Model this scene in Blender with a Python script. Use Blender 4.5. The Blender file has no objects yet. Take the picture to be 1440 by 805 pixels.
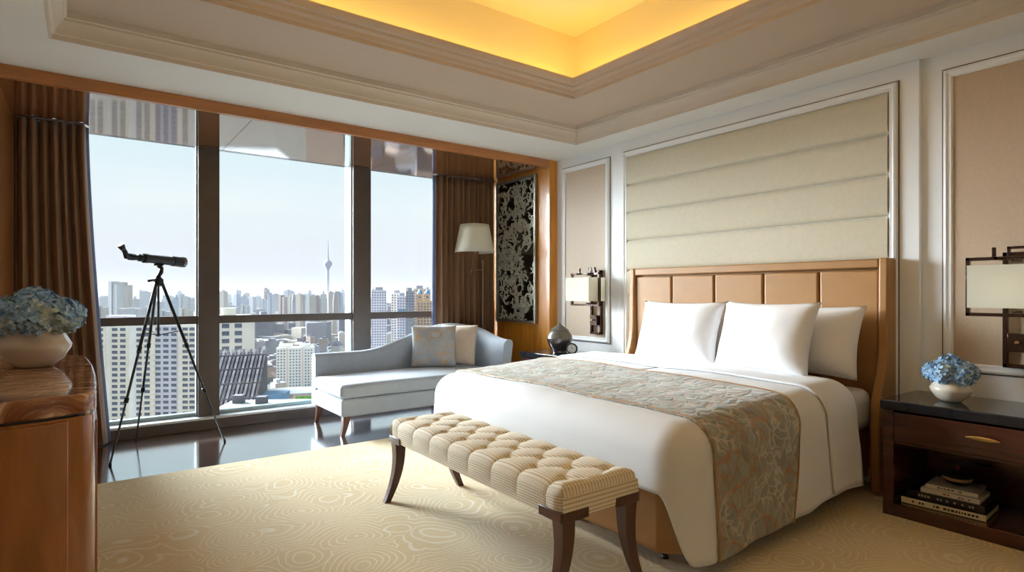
import bpy, bmesh, math, random
from math import sin, cos, pi, radians, hypot, atan2
from mathutils import Vector, Matrix, noise

random.seed(11)
SC = bpy.context.scene
COL = SC.collection

# ------------------------------------------------------------------ camera
cam_d = bpy.data.cameras.new('camera')
cam_d.lens = 20.5
cam_d.sensor_width = 36.0
cam_d.shift_y = 9.5 / 1440
cam_d.clip_start = 0.05
cam_d.clip_end = 30000
cam = bpy.data.objects.new('camera', cam_d)
cam.location = (0, 0, 1.2)
cam.rotation_euler = (radians(90), 0, -math.asin(0.5925))
COL.objects.link(cam)
SC.camera = cam

# ------------------------------------------------------------------ sky, hazy sun, exposure
wd = bpy.data.worlds.new('sky')
SC.world = wd
wd.use_nodes = True
nt = wd.node_tree
nt.nodes.clear()
wo = nt.nodes.new('ShaderNodeOutputWorld')
bg = nt.nodes.new('ShaderNodeBackground')
tc = nt.nodes.new('ShaderNodeTexCoord')
sx = nt.nodes.new('ShaderNodeSeparateXYZ')
rp = nt.nodes.new('ShaderNodeValToRGB')
nt.links.new(tc.outputs['Generated'], sx.inputs[0])
nt.links.new(sx.outputs['Z'], rp.inputs[0])
nt.links.new(rp.outputs[0], bg.inputs[0])
nt.links.new(bg.outputs[0], wo.inputs[0])
els = rp.color_ramp.elements
els[0].position = 0.0
els[0].color = (0.72, 0.74, 0.81, 1)
els[1].position = 1.0
els[1].color = (0.55, 0.76, 0.93, 1)
for p_, c_ in ((0.06, (0.80, 0.83, 0.89, 1)), (0.14, (0.83, 0.905, 0.95, 1)), (0.30, (0.64, 0.85, 0.94, 1))):
    e = els.new(p_)
    e.color = c_
bg.inputs[1].default_value = 0.79

sun_d = bpy.data.lights.new('hazy_sun', 'SUN')
sun_d.energy = 24.0
sun_d.angle = radians(50)
sun_d.color = (0.86, 0.94, 1.0)
sun = bpy.data.objects.new('hazy_sun', sun_d)
_dir = Vector((0.50, -0.80, -0.40))
sun.rotation_euler = _dir.to_track_quat('-Z', 'Y').to_euler()
sun.location = (0, 40, 40)
COL.objects.link(sun)

SC.view_settings.view_transform = 'Standard'
SC.view_settings.look = 'None'
SC.view_settings.gamma = 1
SC.view_settings.use_curve_mapping = False
SC.view_settings.exposure = 0.45
SC.cycles.use_denoising = True
SC.cycles.max_bounces = 10
SC.cycles.diffuse_bounces = 6
SC.cycles.glossy_bounces = 5
SC.cycles.transparent_max_bounces = 16
SC.cycles.volume_bounces = 1
SC.cycles.sample_clamp_indirect = 6

# ------------------------------------------------------------------ helpers
class MB:
    """collects geometry in world coordinates; build() links it as ONE mesh object"""
    def __init__(self, M=None):
        self.v, self.f, self.M = [], [], M

    def add(self, vs, fs):
        o = len(self.v)
        for p in vs:
            p = Vector(p)
            self.v.append(self.M @ p if self.M else p)
        self.f += [tuple(i + o for i in f) for f in fs]
        return self

    def box(self, x0, x1, y0, y1, z0, z1):
        return self.add([(x0, y0, z0), (x1, y0, z0), (x1, y1, z0), (x0, y1, z0), (x0, y0, z1), (x1, y0, z1), (x1, y1, z1), (x0, y1, z1)],
                        [(3, 2, 1, 0), (4, 5, 6, 7), (0, 1, 5, 4), (1, 2, 6, 5), (2, 3, 7, 6), (3, 0, 4, 7)])

    def prism(self, poly, a, b, axis='z'):
        """poly: 2D points; extruded from a to b along axis"""
        n = len(poly)
        def P(p, t):
            return {'z': (p[0], p[1], t), 'y': (p[0], t, p[1]), 'x': (t, p[0], p[1])}[axis]
        vs = [P(p, a) for p in poly] + [P(p, b) for p in poly]
        fs = [tuple(range(n))[::-1], tuple(range(n, 2 * n))] + [(i, (i + 1) % n, n + (i + 1) % n, n + i) for i in range(n)]
        return self.add(vs, fs)

    def lathe(self, prof, c=(0, 0, 0), n=24, sx=1, sy=1):
        vs, fs = [], []
        m = len(prof)
        for r, z in prof:
            for k in range(n):
                a = 2 * pi * k / n
                vs.append((c[0] + r * cos(a) * sx, c[1] + r * sin(a) * sy, c[2] + z))
        for i in range(m - 1):
            for k in range(n):
                k2 = (k + 1) % n
                fs.append((i * n + k, i * n + k2, (i + 1) * n + k2, (i + 1) * n + k))
        fs.append(tuple(range(n))[::-1])
        fs.append(tuple(range((m - 1) * n, m * n)))
        return self.add(vs, fs)

    def tube(self, pts, rad, n=10):
        pts = [Vector(p) for p in pts]
        rs = rad if isinstance(rad, (list, tuple)) else [rad] * len(pts)
        vs, fs = [], []
        up = None
        for i, p in enumerate(pts):
            t = (pts[min(i + 1, len(pts) - 1)] - pts[max(i - 1, 0)]).normalized()
            if up is None:
                up = t.orthogonal().normalized()
            up = (up - t * up.dot(t))
            up = up.normalized() if up.length > 1e-6 else t.orthogonal().normalized()
            sd = t.cross(up)
            for k in range(n):
                a = 2 * pi * k / n
                vs.append(p + (up * cos(a) + sd * sin(a)) * rs[i])
        for i in range(len(pts) - 1):
            for k in range(n):
                k2 = (k + 1) % n
                fs.append((i * n + k, i * n + k2, (i + 1) * n + k2, (i + 1) * n + k))
        fs.append(tuple(range(n))[::-1])
        fs.append(tuple(range((len(pts) - 1) * n, len(pts) * n)))
        return self.add(vs, fs)

    def bars(self, pts, w, d, closed=False, nrm=(1, 0, 0)):
        """square section bar along a flat path whose plane normal is nrm"""
        N = Vector(nrm)
        P = [Vector(p) for p in pts]
        for a, b in zip(P, P[1:] + (P[:1] if closed else [])):
            t = (b - a).normalized()
            s = N.cross(t)
            a2, b2 = a - t * w / 2, b + t * w / 2
            vs = [q + s * (i * w / 2) + N * (j * d / 2) for q in (a2, b2) for i, j in ((-1, -1), (1, -1), (1, 1), (-1, 1))]
            self.add(vs, [(3, 2, 1, 0), (4, 5, 6, 7), (0, 1, 5, 4), (1, 2, 6, 5), (2, 3, 7, 6), (3, 0, 4, 7)])
        return self

    def grid(self, fn, nu, nv, cu=False, cv=False):
        vs = [fn(i / (nu if cu else nu - 1), j / (nv if cv else nv - 1)) for i in range(nu) for j in range(nv)]
        fs = []
        for i in range(nu if cu else nu - 1):
            for j in range(nv if cv else nv - 1):
                i2, j2 = (i + 1) % nu, (j + 1) % nv
                fs.append((i * nv + j, i2 * nv + j, i2 * nv + j2, i * nv + j2))
        return self.add(vs, fs)

    def sweep_rect(self, rect, prof):
        """mitred moulding round a rectangle x0,x1,y0,y1; prof: closed list of (inset, z)"""
        x0, x1, y0, y1 = rect
        m = len(prof)
        vs = []
        for cx, cy, dx, dy in ((x0, y0, 1, 1), (x1, y0, -1, 1), (x1, y1, -1, -1), (x0, y1, 1, -1)):
            vs += [(cx + dx * i, cy + dy * i, z) for i, z in prof]
        fs = []
        for k in range(4):
            k2 = (k + 1) % 4
            for i in range(m):
                i2 = (i + 1) % m
                fs.append((k * m + i, k * m + i2, k2 * m + i2, k2 * m + i))
        return self.add(vs, fs)

    def wall_frame(self, x, y0, y1, z0, z1, prof):
        """mitred frame on the wall x=const facing -x; prof closed (inset, proud)"""
        m = len(prof)
        vs = []
        for cy, cz, dy, dz in ((y0, z0, 1, 1), (y1, z0, -1, 1), (y1, z1, -1, -1), (y0, z1, 1, -1)):
            vs += [(x - q, cy + dy * i, cz + dz * i) for i, q in prof]
        fs = []
        for k in range(4):
            k2 = (k + 1) % 4
            for i in range(m):
                fs.append((k * m + i, k * m + (i + 1) % m, k2 * m + (i + 1) % m, k2 * m + i))
        return self.add(vs, fs)

    def build(self, name, mat, parent=None, smooth=False, bevel=0, seg=2, sub=0, kind=None, label=None, cat=None, group=None, angle=40):
        vs = self.v
        if parent is not None:
            org = parent.get('_o', None)
            org = Vector(org) if org else Vector((0, 0, 0))
        else:
            org = Vector(((min(p.x for p in vs) + max(p.x for p in vs)) / 2, (min(p.y for p in vs) + max(p.y for p in vs)) / 2, min(p.z for p in vs)))
        me = bpy.data.meshes.new(name)
        me.from_pydata([tuple(p - org) for p in vs], [], self.f)
        bm = bmesh.new()
        bm.from_mesh(me)
        bmesh.ops.recalc_face_normals(bm, faces=bm.faces)
        bm.to_mesh(me)
        bm.free()
        me.materials.append(mat)
        if smooth:
            me.shade_smooth()
            me.set_sharp_from_angle(angle=radians(angle))
        o = bpy.data.objects.new(name, me)
        COL.objects.link(o)
        if parent is not None:
            o.parent = parent
        else:
            o.location = org
        o['_o'] = tuple(org)
        if bevel:
            b = o.modifiers.new('bevel', 'BEVEL')
            b.width, b.segments, b.limit_method, b.angle_limit = bevel, seg, 'ANGLE', radians(35)
            if not smooth:
                me.shade_smooth()
                me.set_sharp_from_angle(angle=radians(40))
        if sub:
            s = o.modifiers.new('sub', 'SUBSURF')
            s.levels = s.render_levels = sub
            me.shade_smooth()
        tag(o, label, cat, group, kind)
        return o


def tag(o, label=None, cat=None, group=None, kind=None):
    for k, v in (('label', label), ('category', cat), ('group', group), ('kind', kind)):
        if v:
            o[k] = v
    return o


def thing(name, label, cat, loc, group=None, kind=None):
    o = bpy.data.objects.new(name, None)
    COL.objects.link(o)
    o.location = loc
    o.empty_display_size = 0.1
    o['_o'] = tuple(loc)
    return tag(o, label, cat, group, kind)


def structure(name, mb, m, **k):
    return mb.build(name, m, kind='structure', **k)


# ------------------------------------------------------------------ materials
def nodes(name):
    m = bpy.data.materials.new(name)
    m.use_nodes = True
    t = m.node_tree
    b = t.nodes['Principled BSDF']
    return m, t, b


def N(t, kind, **k):
    n = t.nodes.new('ShaderNode' + kind)
    for a, v in k.items():
        if a in n.inputs:
            n.inputs[a].default_value = v
        else:
            setattr(n, a, v)
    return n


def ramp(t, src, stops):
    r = t.nodes.new('ShaderNodeValToRGB')
    e = r.color_ramp.elements
    e[0].position, e[0].color = stops[0][0], (*stops[0][1], 1)
    e[1].position, e[1].color = stops[-1][0], (*stops[-1][1], 1)
    for p, c in stops[1:-1]:
        x = e.new(p)
        x.color = (*c, 1)
    t.links.new(src, r.inputs[0])
    return r.outputs[0]


def coords(t, scale=(1, 1, 1), rot=(0, 0, 0)):
    c = t.nodes.new('ShaderNodeTexCoord')
    mp = t.nodes.new('ShaderNodeMapping')
    mp.inputs['Scale'].default_value = scale
    mp.inputs['Rotation'].default_value = rot
    t.links.new(c.outputs['Object'], mp.inputs[0])
    return mp.outputs[0]


def bump(t, b, src, strength, dist=0.01):
    n = t.nodes.new('ShaderNodeBump')
    n.inputs['Strength'].default_value = strength
    n.inputs['Distance'].default_value = dist
    t.links.new(src, n.inputs['Height'])
    t.links.new(n.outputs[0], b.inputs['Normal'])


def plain(name, col, rough=0.5, metal=0.0, var=0.06, scale=6, bmp=0.0, bscale=200, coat=0.0, spec=0.5, sheen=0.0, stretch=(1, 1, 1)):
    m, t, b = nodes(name)
    n = N(t, 'TexNoise', Scale=scale, Detail=3)
    t.links.new(coords(t, stretch), n.inputs['Vector'])
    lo = tuple(max(0, c * (1 - var)) for c in col)
    hi = tuple(min(1, c * (1 + var)) for c in col)
    t.links.new(ramp(t, n.outputs[0], [(0.3, lo), (0.7, hi)]), b.inputs['Base Color'])
    b.inputs['Roughness'].default_value = rough
    b.inputs['Metallic'].default_value = metal
    b.inputs['Coat Weight'].default_value = coat
    b.inputs['Coat Roughness'].default_value = 0.08
    b.inputs['Specular IOR Level'].default_value = spec
    b.inputs['Sheen Weight'].default_value = sheen
    if bmp:
        n2 = N(t, 'TexNoise', Scale=bscale, Detail=2)
        t.links.new(coords(t), n2.inputs['Vector'])
        bump(t, b, n2.outputs[0], bmp, 0.004)
    return m


def wood(name, a, bcol, rough=0.3, coat=0.5, scale=(1.5, 22, 22), rot=(0, 0, 0), ior=None):
    m, t, b = nodes(name)
    co = coords(t, scale, rot)
    n = N(t, 'TexNoise', Scale=1.6, Detail=6, Roughness=0.6, Distortion=0.6)
    t.links.new(co, n.inputs['Vector'])
    t.links.new(ramp(t, n.outputs[0], [(0.3, a), (0.52, tuple((x + y) / 2 for x, y in zip(a, bcol))), (0.72, bcol)]), b.inputs['Base Color'])
    b.inputs['Roughness'].default_value = rough
    b.inputs['Coat Weight'].default_value = coat
    b.inputs['Coat Roughness'].default_value = 0.05
    if ior:
        b.inputs['IOR'].default_value = ior
    bump(t, b, n.outputs[0], 0.04, 0.002)
    return m


def emit(name, col, s):
    m, t, b = nodes(name)
    b.inputs['Base Color'].default_value = (*col, 1)
    b.inputs['Emission Color'].default_value = (*col, 1)
    b.inputs['Emission Strength'].default_value = s
    return m


M = {}
M['white'] = plain('white_paint', (0.87, 0.895, 0.915), 0.45, var=0.015, scale=2)
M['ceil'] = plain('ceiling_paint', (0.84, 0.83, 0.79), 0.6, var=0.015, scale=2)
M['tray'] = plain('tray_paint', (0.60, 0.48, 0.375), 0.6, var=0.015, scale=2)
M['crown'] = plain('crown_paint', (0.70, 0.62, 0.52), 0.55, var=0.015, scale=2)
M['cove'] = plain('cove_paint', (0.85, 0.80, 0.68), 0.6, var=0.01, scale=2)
M['far_wall'] = plain('cream_wall_paint', (0.74, 0.70, 0.64), 0.8, var=0.05)
M['reveal'] = plain('brown_reveal_line', (0.16, 0.10, 0.07), 0.5, var=0.05)
M['fabric_wall'] = plain('beige_wall_fabric', (0.56, 0.43, 0.31), 0.5, var=0.04, scale=60, bmp=0.15, bscale=500)
M['channel'] = plain('olive_cream_upholstery', (0.60, 0.55, 0.42), 0.75, var=0.03, scale=30, bmp=0.1, bscale=500, sheen=0.2)
M['leather'] = plain('tan_leather', (0.40, 0.205, 0.072), 0.42, var=0.05, scale=10, bmp=0.08, bscale=350)
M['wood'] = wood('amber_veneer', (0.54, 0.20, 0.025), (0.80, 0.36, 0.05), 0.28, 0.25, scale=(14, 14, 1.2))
M['wood_shaded'] = wood('shaded_amber_veneer', (0.28, 0.095, 0.022), (0.42, 0.16, 0.04), 0.28, 0.4, scale=(14, 14, 1.2))  # amber veneer with the left side's shade put into its colour
M['wood_h'] = wood('amber_veneer_level', (0.36, 0.13, 0.028), (0.56, 0.22, 0.055), 0.28, 0.5, scale=(1.2, 14, 14))
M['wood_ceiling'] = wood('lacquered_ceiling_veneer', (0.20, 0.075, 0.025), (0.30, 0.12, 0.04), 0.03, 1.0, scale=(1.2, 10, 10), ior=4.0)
M['mahogany'] = wood('dark_mahogany', (0.035, 0.008, 0.006), (0.085, 0.020, 0.012), 0.25, 0.5, scale=(14, 1.4, 14))
M['leg_wood'] = wood('dark_brown_leg_wood', (0.055, 0.016, 0.010), (0.10, 0.030, 0.018), 0.3, 0.4, scale=(20, 20, 2))
M['chaise_leg'] = wood('brown_leg_wood', (0.10, 0.030, 0.012), (0.17, 0.055, 0.022), 0.3, 0.4, scale=(20, 20, 2))
M['burl'] = wood('burl_veneer', (0.30, 0.105, 0.028), (0.46, 0.18, 0.055), 0.25, 0.6, scale=(9, 9, 1.5))
M['stone_black'] = plain('black_stone', (0.012, 0.013, 0.018), 0.08, var=0.3, scale=30, coat=0.3)
M['linen'] = plain('white_linen', (0.74, 0.755, 0.785), 0.8, var=0.01, scale=4, sheen=0.1, bmp=0.04, bscale=25)
M['linen2'] = plain('white_pillow_cotton', (0.88, 0.88, 0.90), 0.8, var=0.01, scale=4, bmp=0.05, bscale=18)
M['mattress'] = plain('white_mattress_cover', (0.74, 0.75, 0.78), 0.85, var=0.02)
M['chaise'] = plain('pale_blue_grey_velvet', (0.40, 0.465, 0.56), 0.7, var=0.05, scale=14, sheen=0.5, bmp=0.06, bscale=300)
M['beige_cushion'] = plain('beige_cushion_linen', (0.56, 0.47, 0.38), 0.85, var=0.05, scale=40, bmp=0.1, bscale=400)
M['curtain'] = plain('brown_curtain_silk', (0.235, 0.125, 0.060), 0.55, var=0.12, scale=3, stretch=(6, 6, 0.3), sheen=0.25)
M['lining'] = plain('blue_grey_curtain_lining', (0.10, 0.13, 0.24), 0.7)
M['mullion'] = plain('dark_bronze_frame', (0.105, 0.085, 0.075), 0.35, metal=0.3, var=0.1)
M['alu'] = plain('grey_green_aluminium', (0.30, 0.38, 0.39), 0.35, metal=0.3, var=0.04)
M['bead'] = plain('grey_green_bead', (0.22, 0.29, 0.30), 0.5, var=0.04)
M['alu_light'] = plain('pale_aluminium', (0.75, 0.77, 0.78), 0.3, metal=0.4, var=0.03)
M['black'] = plain('black_metal', (0.016, 0.015, 0.016), 0.3, metal=0.3, var=0.1)
M['scope'] = plain('dark_grey_telescope_tube', (0.05, 0.05, 0.055), 0.28, metal=0.4, var=0.1)
M['lens'] = plain('telescope_lens_rim', (0.45, 0.50, 0.52), 0.15, metal=0.8, var=0.05)
M['bronze'] = plain('dark_bronze', (0.060, 0.028, 0.018), 0.25, metal=0.6, var=0.15, coat=0.3)
M['brass'] = plain('aged_brass', (0.62, 0.45, 0.18), 0.25, metal=1.0, var=0.06)
M['pole'] = plain('antique_silver_metal', (0.32, 0.27, 0.22), 0.3, metal=0.9, var=0.06)
M['ceramic'] = plain('cream_ceramic', (0.76, 0.70, 0.60), 0.15, var=0.02, coat=0.4)
M['ceramic_l'] = plain('pale_taupe_ceramic', (0.66, 0.57, 0.48), 0.15, var=0.02, coat=0.4)
M['pewter'] = plain('pewter_screen', (0.68, 0.67, 0.56), 0.42, metal=0.45, var=0.12, scale=20)
M['pewter_frame'] = plain('pewter_frame', (0.36, 0.36, 0.32), 0.35, metal=0.8, var=0.06)
M['smoke'] = plain('smoked_mirror', (0.10, 0.09, 0.085), 0.10, metal=0.9, var=0.2)
M['jar'] = plain('dark_glazed_jar', (0.045, 0.035, 0.04), 0.16, var=0.4, scale=8, coat=0.7)
M['jar_top'] = plain('grey_olive_glaze', (0.13, 0.12, 0.095), 0.3, var=0.2, scale=12, coat=0.4)
M['paper'] = plain('cream_pages', (0.72, 0.68, 0.50), 0.8, var=0.05, scale=80, stretch=(1, 1, 8))
M['paper_w'] = plain('white_book_cover', (0.62, 0.61, 0.60), 0.45, var=0.05)
M['paper_g'] = plain('grey_book_cover', (0.42, 0.41, 0.41), 0.45, var=0.08)
M['ink'] = plain('black_book_cover', (0.018, 0.017, 0.02), 0.35, var=0.2)
M['red'] = plain('dull_red_lacquer', (0.22, 0.03, 0.02), 0.3)
M['tan_rim'] = plain('tan_rim_glaze', (0.40, 0.28, 0.15), 0.4)
M['leaf'] = plain('leaf_green', (0.09, 0.17, 0.05), 0.5, var=0.3, scale=20)
M['button'] = plain('bench_button_cloth', (0.62, 0.52, 0.36), 0.8, var=0.04)
M['clock_face'] = plain('clock_face', (0.70, 0.70, 0.68), 0.4, var=0.02)


def shade_mat(name, col):
    m, t, b = nodes(name)
    n = N(t, 'TexNoise', Scale=300, Detail=1)
    t.links.new(coords(t, (1, 1, 0.2)), n.inputs['Vector'])
    t.links.new(ramp(t, n.outputs[0], [(0.3, tuple(c * 0.97 for c in col)), (0.7, col)]), b.inputs['Base Color'])
    b.inputs['Roughness'].default_value = 0.8
    tl = N(t, 'BsdfTranslucent')
    tl.inputs[0].default_value = (*col, 1)
    mx = N(t, 'MixShader')
    mx.inputs[0].default_value = 0.45
    t.links.new(b.outputs[0], mx.inputs[1])
    t.links.new(tl.outputs[0], mx.inputs[2])
    t.links.new(mx.outputs[0], t.nodes['Material Output'].inputs[0])
    return m


M['bulb'] = emit('added_bulb_glow', (1.0, 0.90, 0.72), 5.0)  # weak glow added inside the lamps so their shades look brighter
M['shade'] = shade_mat('ivory_lamp_shade', (0.86, 0.85, 0.76))


def glass_mat():
    m, t, b = nodes('window_glass')
    t.nodes.remove(b)
    out = t.nodes['Material Output']
    tr = N(t, 'BsdfTransparent')
    tr.inputs[0].default_value = (0.97, 0.985, 0.98, 1)
    gl = N(t, 'BsdfGlossy')
    gl.inputs['Roughness'].default_value = 0.0
    fr = N(t, 'Fresnel')
    fr.inputs[0].default_value = 1.3
    mx = N(t, 'MixShader')
    t.links.new(fr.outputs[0], mx.inputs[0])
    t.links.new(tr.outputs[0], mx.inputs[1])
    t.links.new(gl.outputs[0], mx.inputs[2])
    t.links.new(mx.outputs[0], out.inputs[0])
    return m


M['glass'] = glass_mat()


def floor_mat():
    m, t, b = nodes('dark_polished_floor')
    br = N(t, 'TexBrick', Scale=1.0)
    br.inputs['Color1'].default_value = (0.030, 0.014, 0.012, 1)
    br.inputs['Color2'].default_value = (0.050, 0.023, 0.018, 1)
    br.inputs['Mortar'].default_value = (0.015, 0.008, 0.008, 1)
    br.inputs['Mortar Size'].default_value = 0.002
    br.inputs['Brick Width'].default_value = 1.3
    br.inputs['Row Height'].default_value = 0.12
    t.links.new(coords(t), br.inputs['Vector'])
    t.links.new(br.outputs[0], b.inputs['Base Color'])
    b.inputs['Roughness'].default_value = 0.13
    b.inputs['IOR'].default_value = 5.0
    b.inputs['Coat Weight'].default_value = 1.0
    b.inputs['Coat IOR'].default_value = 2.4
    b.inputs['Coat Roughness'].default_value = 0.12
    return m


M['floor'] = floor_mat()


def carpet_mat():
    m, t, b = nodes('swirl_carpet')
    co = coords(t)
    n1 = N(t, 'TexNoise', Scale=2.2, Detail=1.5)
    t.links.new(co, n1.inputs['Vector'])
    mx = N(t, 'Mix', data_type='VECTOR')
    mx.inputs[0].default_value = 0.22
    t.links.new(co, mx.inputs[4])
    t.links.new(n1.outputs['Color'], mx.inputs[5])
    vo = N(t, 'TexVoronoi', Scale=4.2)
    t.links.new(mx.outputs[1], vo.inputs['Vector'])
    mu = N(t, 'Math', operation='MULTIPLY')
    mu.inputs[1].default_value = 70
    t.links.new(vo.outputs['Distance'], mu.inputs[0])
    si = N(t, 'Math', operation='SINE')
    t.links.new(mu.outputs[0], si.inputs[0])
    ln = ramp(t, si.outputs[0], [(0.62, (0, 0, 0)), (0.92, (1, 1, 1))])
    fine = N(t, 'TexNoise', Scale=220, Detail=2)
    t.links.new(co, fine.inputs['Vector'])
    big = N(t, 'TexNoise', Scale=1.3, Detail=2)
    t.links.new(co, big.inputs['Vector'])
    base = ramp(t, big.outputs[0], [(0.35, (0.74, 0.62, 0.40)), (0.65, (0.80, 0.68, 0.47))])
    cm = N(t, 'Mix', data_type='RGBA')
    t.links.new(ln, cm.inputs[0])
    t.links.new(base, cm.inputs[6])
    cm.inputs[7].default_value = (0.86, 0.80, 0.67, 1)
    sp = N(t, 'Mix', data_type='RGBA', blend_type='MULTIPLY')
    sp.inputs[0].default_value = 1.0
    t.links.new(cm.outputs[2], sp.inputs[6])
    t.links.new(ramp(t, fine.outputs[0], [(0.3, (0.86, 0.86, 0.86)), (0.7, (1, 1, 1))]), sp.inputs[7])
    t.links.new(sp.outputs[2], b.inputs['Base Color'])
    b.inputs['Roughness'].default_value = 0.95
    b.inputs['Specular IOR Level'].default_value = 0.1
    bump(t, b, fine.outputs[0], 0.5, 0.004)
    return m


M['carpet'] = carpet_mat()


def vine_mat(name, base, base2, vine, vine2, sc=11, bstr=0.6):
    m, t, b = nodes(name)
    co = coords(t, (1, 1, 1))
    n1 = N(t, 'TexNoise', Scale=sc * 0.45, Detail=1.5)
    t.links.new(co, n1.inputs['Vector'])
    mx = N(t, 'Mix', data_type='VECTOR')
    mx.inputs[0].default_value = 0.16
    t.links.new(co, mx.inputs[4])
    t.links.new(n1.outputs['Color'], mx.inputs[5])
    vo = N(t, 'TexVoronoi', Scale=sc, feature='DISTANCE_TO_EDGE')
    t.links.new(mx.outputs[1], vo.inputs['Vector'])
    vo2 = N(t, 'TexVoronoi', Scale=sc)
    t.links.new(mx.outputs[1], vo2.inputs['Vector'])
    ln = ramp(t, vo.outputs['Distance'], [(0.0, (1, 1, 1)), (0.055, (1, 1, 1)), (0.10, (0, 0, 0))])
    bc = ramp(t, vo2.outputs['Color'], [(0.3, base), (0.7, base2)])
    vc = ramp(t, n1.outputs[0], [(0.42, vine), (0.58, vine2)])
    cm = N(t, 'Mix', data_type='RGBA')
    t.links.new(ln, cm.inputs[0])
    t.links.new(bc, cm.inputs[6])
    t.links.new(vc, cm.inputs[7])
    t.links.new(cm.outputs[2], b.inputs['Base Color'])
    b.inputs['Roughness'].default_value = 0.55
    b.inputs['Sheen Weight'].default_value = 0.3
    bump(t, b, vo.outputs['Distance'], bstr, 0.02)
    return m


M['runner'] = vine_mat('grey_green_vine_brocade', (0.24, 0.25, 0.205), (0.30, 0.305, 0.255), (0.36, 0.20, 0.10), (0.50, 0.48, 0.41), 19)
M['brocade'] = vine_mat('blue_gold_cushion_brocade', (0.34, 0.40, 0.48), (0.42, 0.44, 0.47), (0.50, 0.36, 0.22), (0.42, 0.42, 0.42), 15, 0.2)


def bench_mat():
    m, t, b = nodes('ribbed_cream_weave')
    co = t.nodes.new('ShaderNodeTexCoord')
    sp = t.nodes.new('ShaderNodeSeparateXYZ')
    t.links.new(co.outputs['UV'], sp.inputs[0])
    mu = N(t, 'Math', operation='MULTIPLY')
    mu.inputs[1].default_value = 2 * pi / 0.0165
    t.links.new(sp.outputs[0], mu.inputs[0])
    si = N(t, 'Math', operation='SINE')
    t.links.new(mu.outputs[0], si.inputs[0])
    mu2 = N(t, 'Math', operation='MULTIPLY')
    mu2.inputs[1].default_value = 2 * pi / 0.014
    t.links.new(sp.outputs[1], mu2.inputs[0])
    si2 = N(t, 'Math', operation='SINE')
    t.links.new(mu2.outputs[0], si2.inputs[0])
    ad = N(t, 'Math', operation='MULTIPLY_ADD')
    ad.inputs[1].default_value = 0.25
    t.links.new(si2.outputs[0], ad.inputs[0])
    t.links.new(si.outputs[0], ad.inputs[2])
    mm = N(t, 'MapRange')
    mm.inputs[1].default_value = -1.25
    mm.inputs[2].default_value = 1.25
    t.links.new(ad.outputs[0], mm.inputs[0])
    t.links.new(ramp(t, mm.outputs[0], [(0.0, (0.50, 0.36, 0.20)), (0.18, (0.60, 0.47, 0.30)), (0.40, (0.80, 0.72, 0.56)), (1.0, (0.86, 0.80, 0.67))]), b.inputs['Base Color'])
    b.inputs['Roughness'].default_value = 0.8
    b.inputs['Sheen Weight'].default_value = 0.2
    bump(t, b, ad.outputs[0], 0.12, 0.003)
    return m


M['bench'] = bench_mat()


def marble_mat():
    m, t, b = nodes('brown_red_marble')
    co = coords(t, (1.6, 5, 3), (0, 0, 0.35))
    n = N(t, 'TexNoise', Scale=2.2, Detail=7, Roughness=0.62, Distortion=1.6)
    t.links.new(co, n.inputs['Vector'])
    t.links.new(ramp(t, n.outputs[0], [(0.30, (0.07, 0.02, 0.012)), (0.42, (0.26, 0.09, 0.04)), (0.50, (0.50, 0.27, 0.15)), (0.54, (0.78, 0.58, 0.44)), (0.58, (0.16, 0.055, 0.03)), (0.70, (0.42, 0.19, 0.10))]), b.inputs['Base Color'])
    b.inputs['Roughness'].default_value = 0.06
    b.inputs['IOR'].default_value = 1.5
    return m


M['marble'] = marble_mat()


def petal_mat():
    m, t, b = nodes('hydrangea_petals')
    co = coords(t)
    n = N(t, 'TexNoise', Scale=60, Detail=1)
    t.links.new(co, n.inputs['Vector'])
    n2 = N(t, 'TexNoise', Scale=9, Detail=1)
    t.links.new(co, n2.inputs['Vector'])
    cm = N(t, 'Mix', data_type='RGBA')
    t.links.new(ramp(t, n2.outputs[0], [(0.52, (0, 0, 0)), (0.68, (1, 1, 1))]), cm.inputs[0])
    t.links.new(ramp(t, n.outputs[0], [(0.25, (0.16, 0.30, 0.58)), (0.5, (0.30, 0.50, 0.74)), (0.75, (0.62, 0.76, 0.88))]), cm.inputs[6])
    t.links.new(ramp(t, n.outputs[0], [(0.25, (0.22, 0.32, 0.42)), (0.75, (0.66, 0.72, 0.55))]), cm.inputs[7])
    t.links.new(cm.outputs[2], b.inputs['Base Color'])
    b.inputs['Roughness'].default_value = 0.7
    b.inputs['Specular IOR Level'].default_value = 0.2
    return m


M['petal'] = petal_mat()


def facade_mat(name, wall, win, row=3.0, colw=3.2):
    """far facades whose windows cannot be told apart"""
    m, t, b = nodes(name)
    br = N(t, 'TexBrick', Scale=1.0, offset=0.0)
    br.inputs['Color1'].default_value = (*win, 1)
    br.inputs['Color2'].default_value = (*tuple(c * 1.25 for c in win), 1)
    br.inputs['Mortar'].default_value = (*wall, 1)
    br.inputs['Mortar Size'].default_value = 0.7
    br.inputs['Brick Width'].default_value = colw
    br.inputs['Row Height'].default_value = row
    c = t.nodes.new('ShaderNodeTexCoord')
    s = t.nodes.new('ShaderNodeSeparateXYZ')
    t.links.new(c.outputs['Object'], s.inputs[0])
    ad = N(t, 'Math', operation='ADD')
    t.links.new(s.outputs[0], ad.inputs[0])
    t.links.new(s.outputs[1], ad.inputs[1])
    cb = t.nodes.new('ShaderNodeCombineXYZ')
    t.links.new(ad.outputs[0], cb.inputs[0])
    t.links.new(s.outputs[2], cb.inputs[1])
    t.links.new(cb.outputs[0], br.inputs['Vector'])
    t.links.new(br.outputs[0], b.inputs['Base Color'])
    b.inputs['Roughness'].default_value = 0.8
    return m


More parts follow.
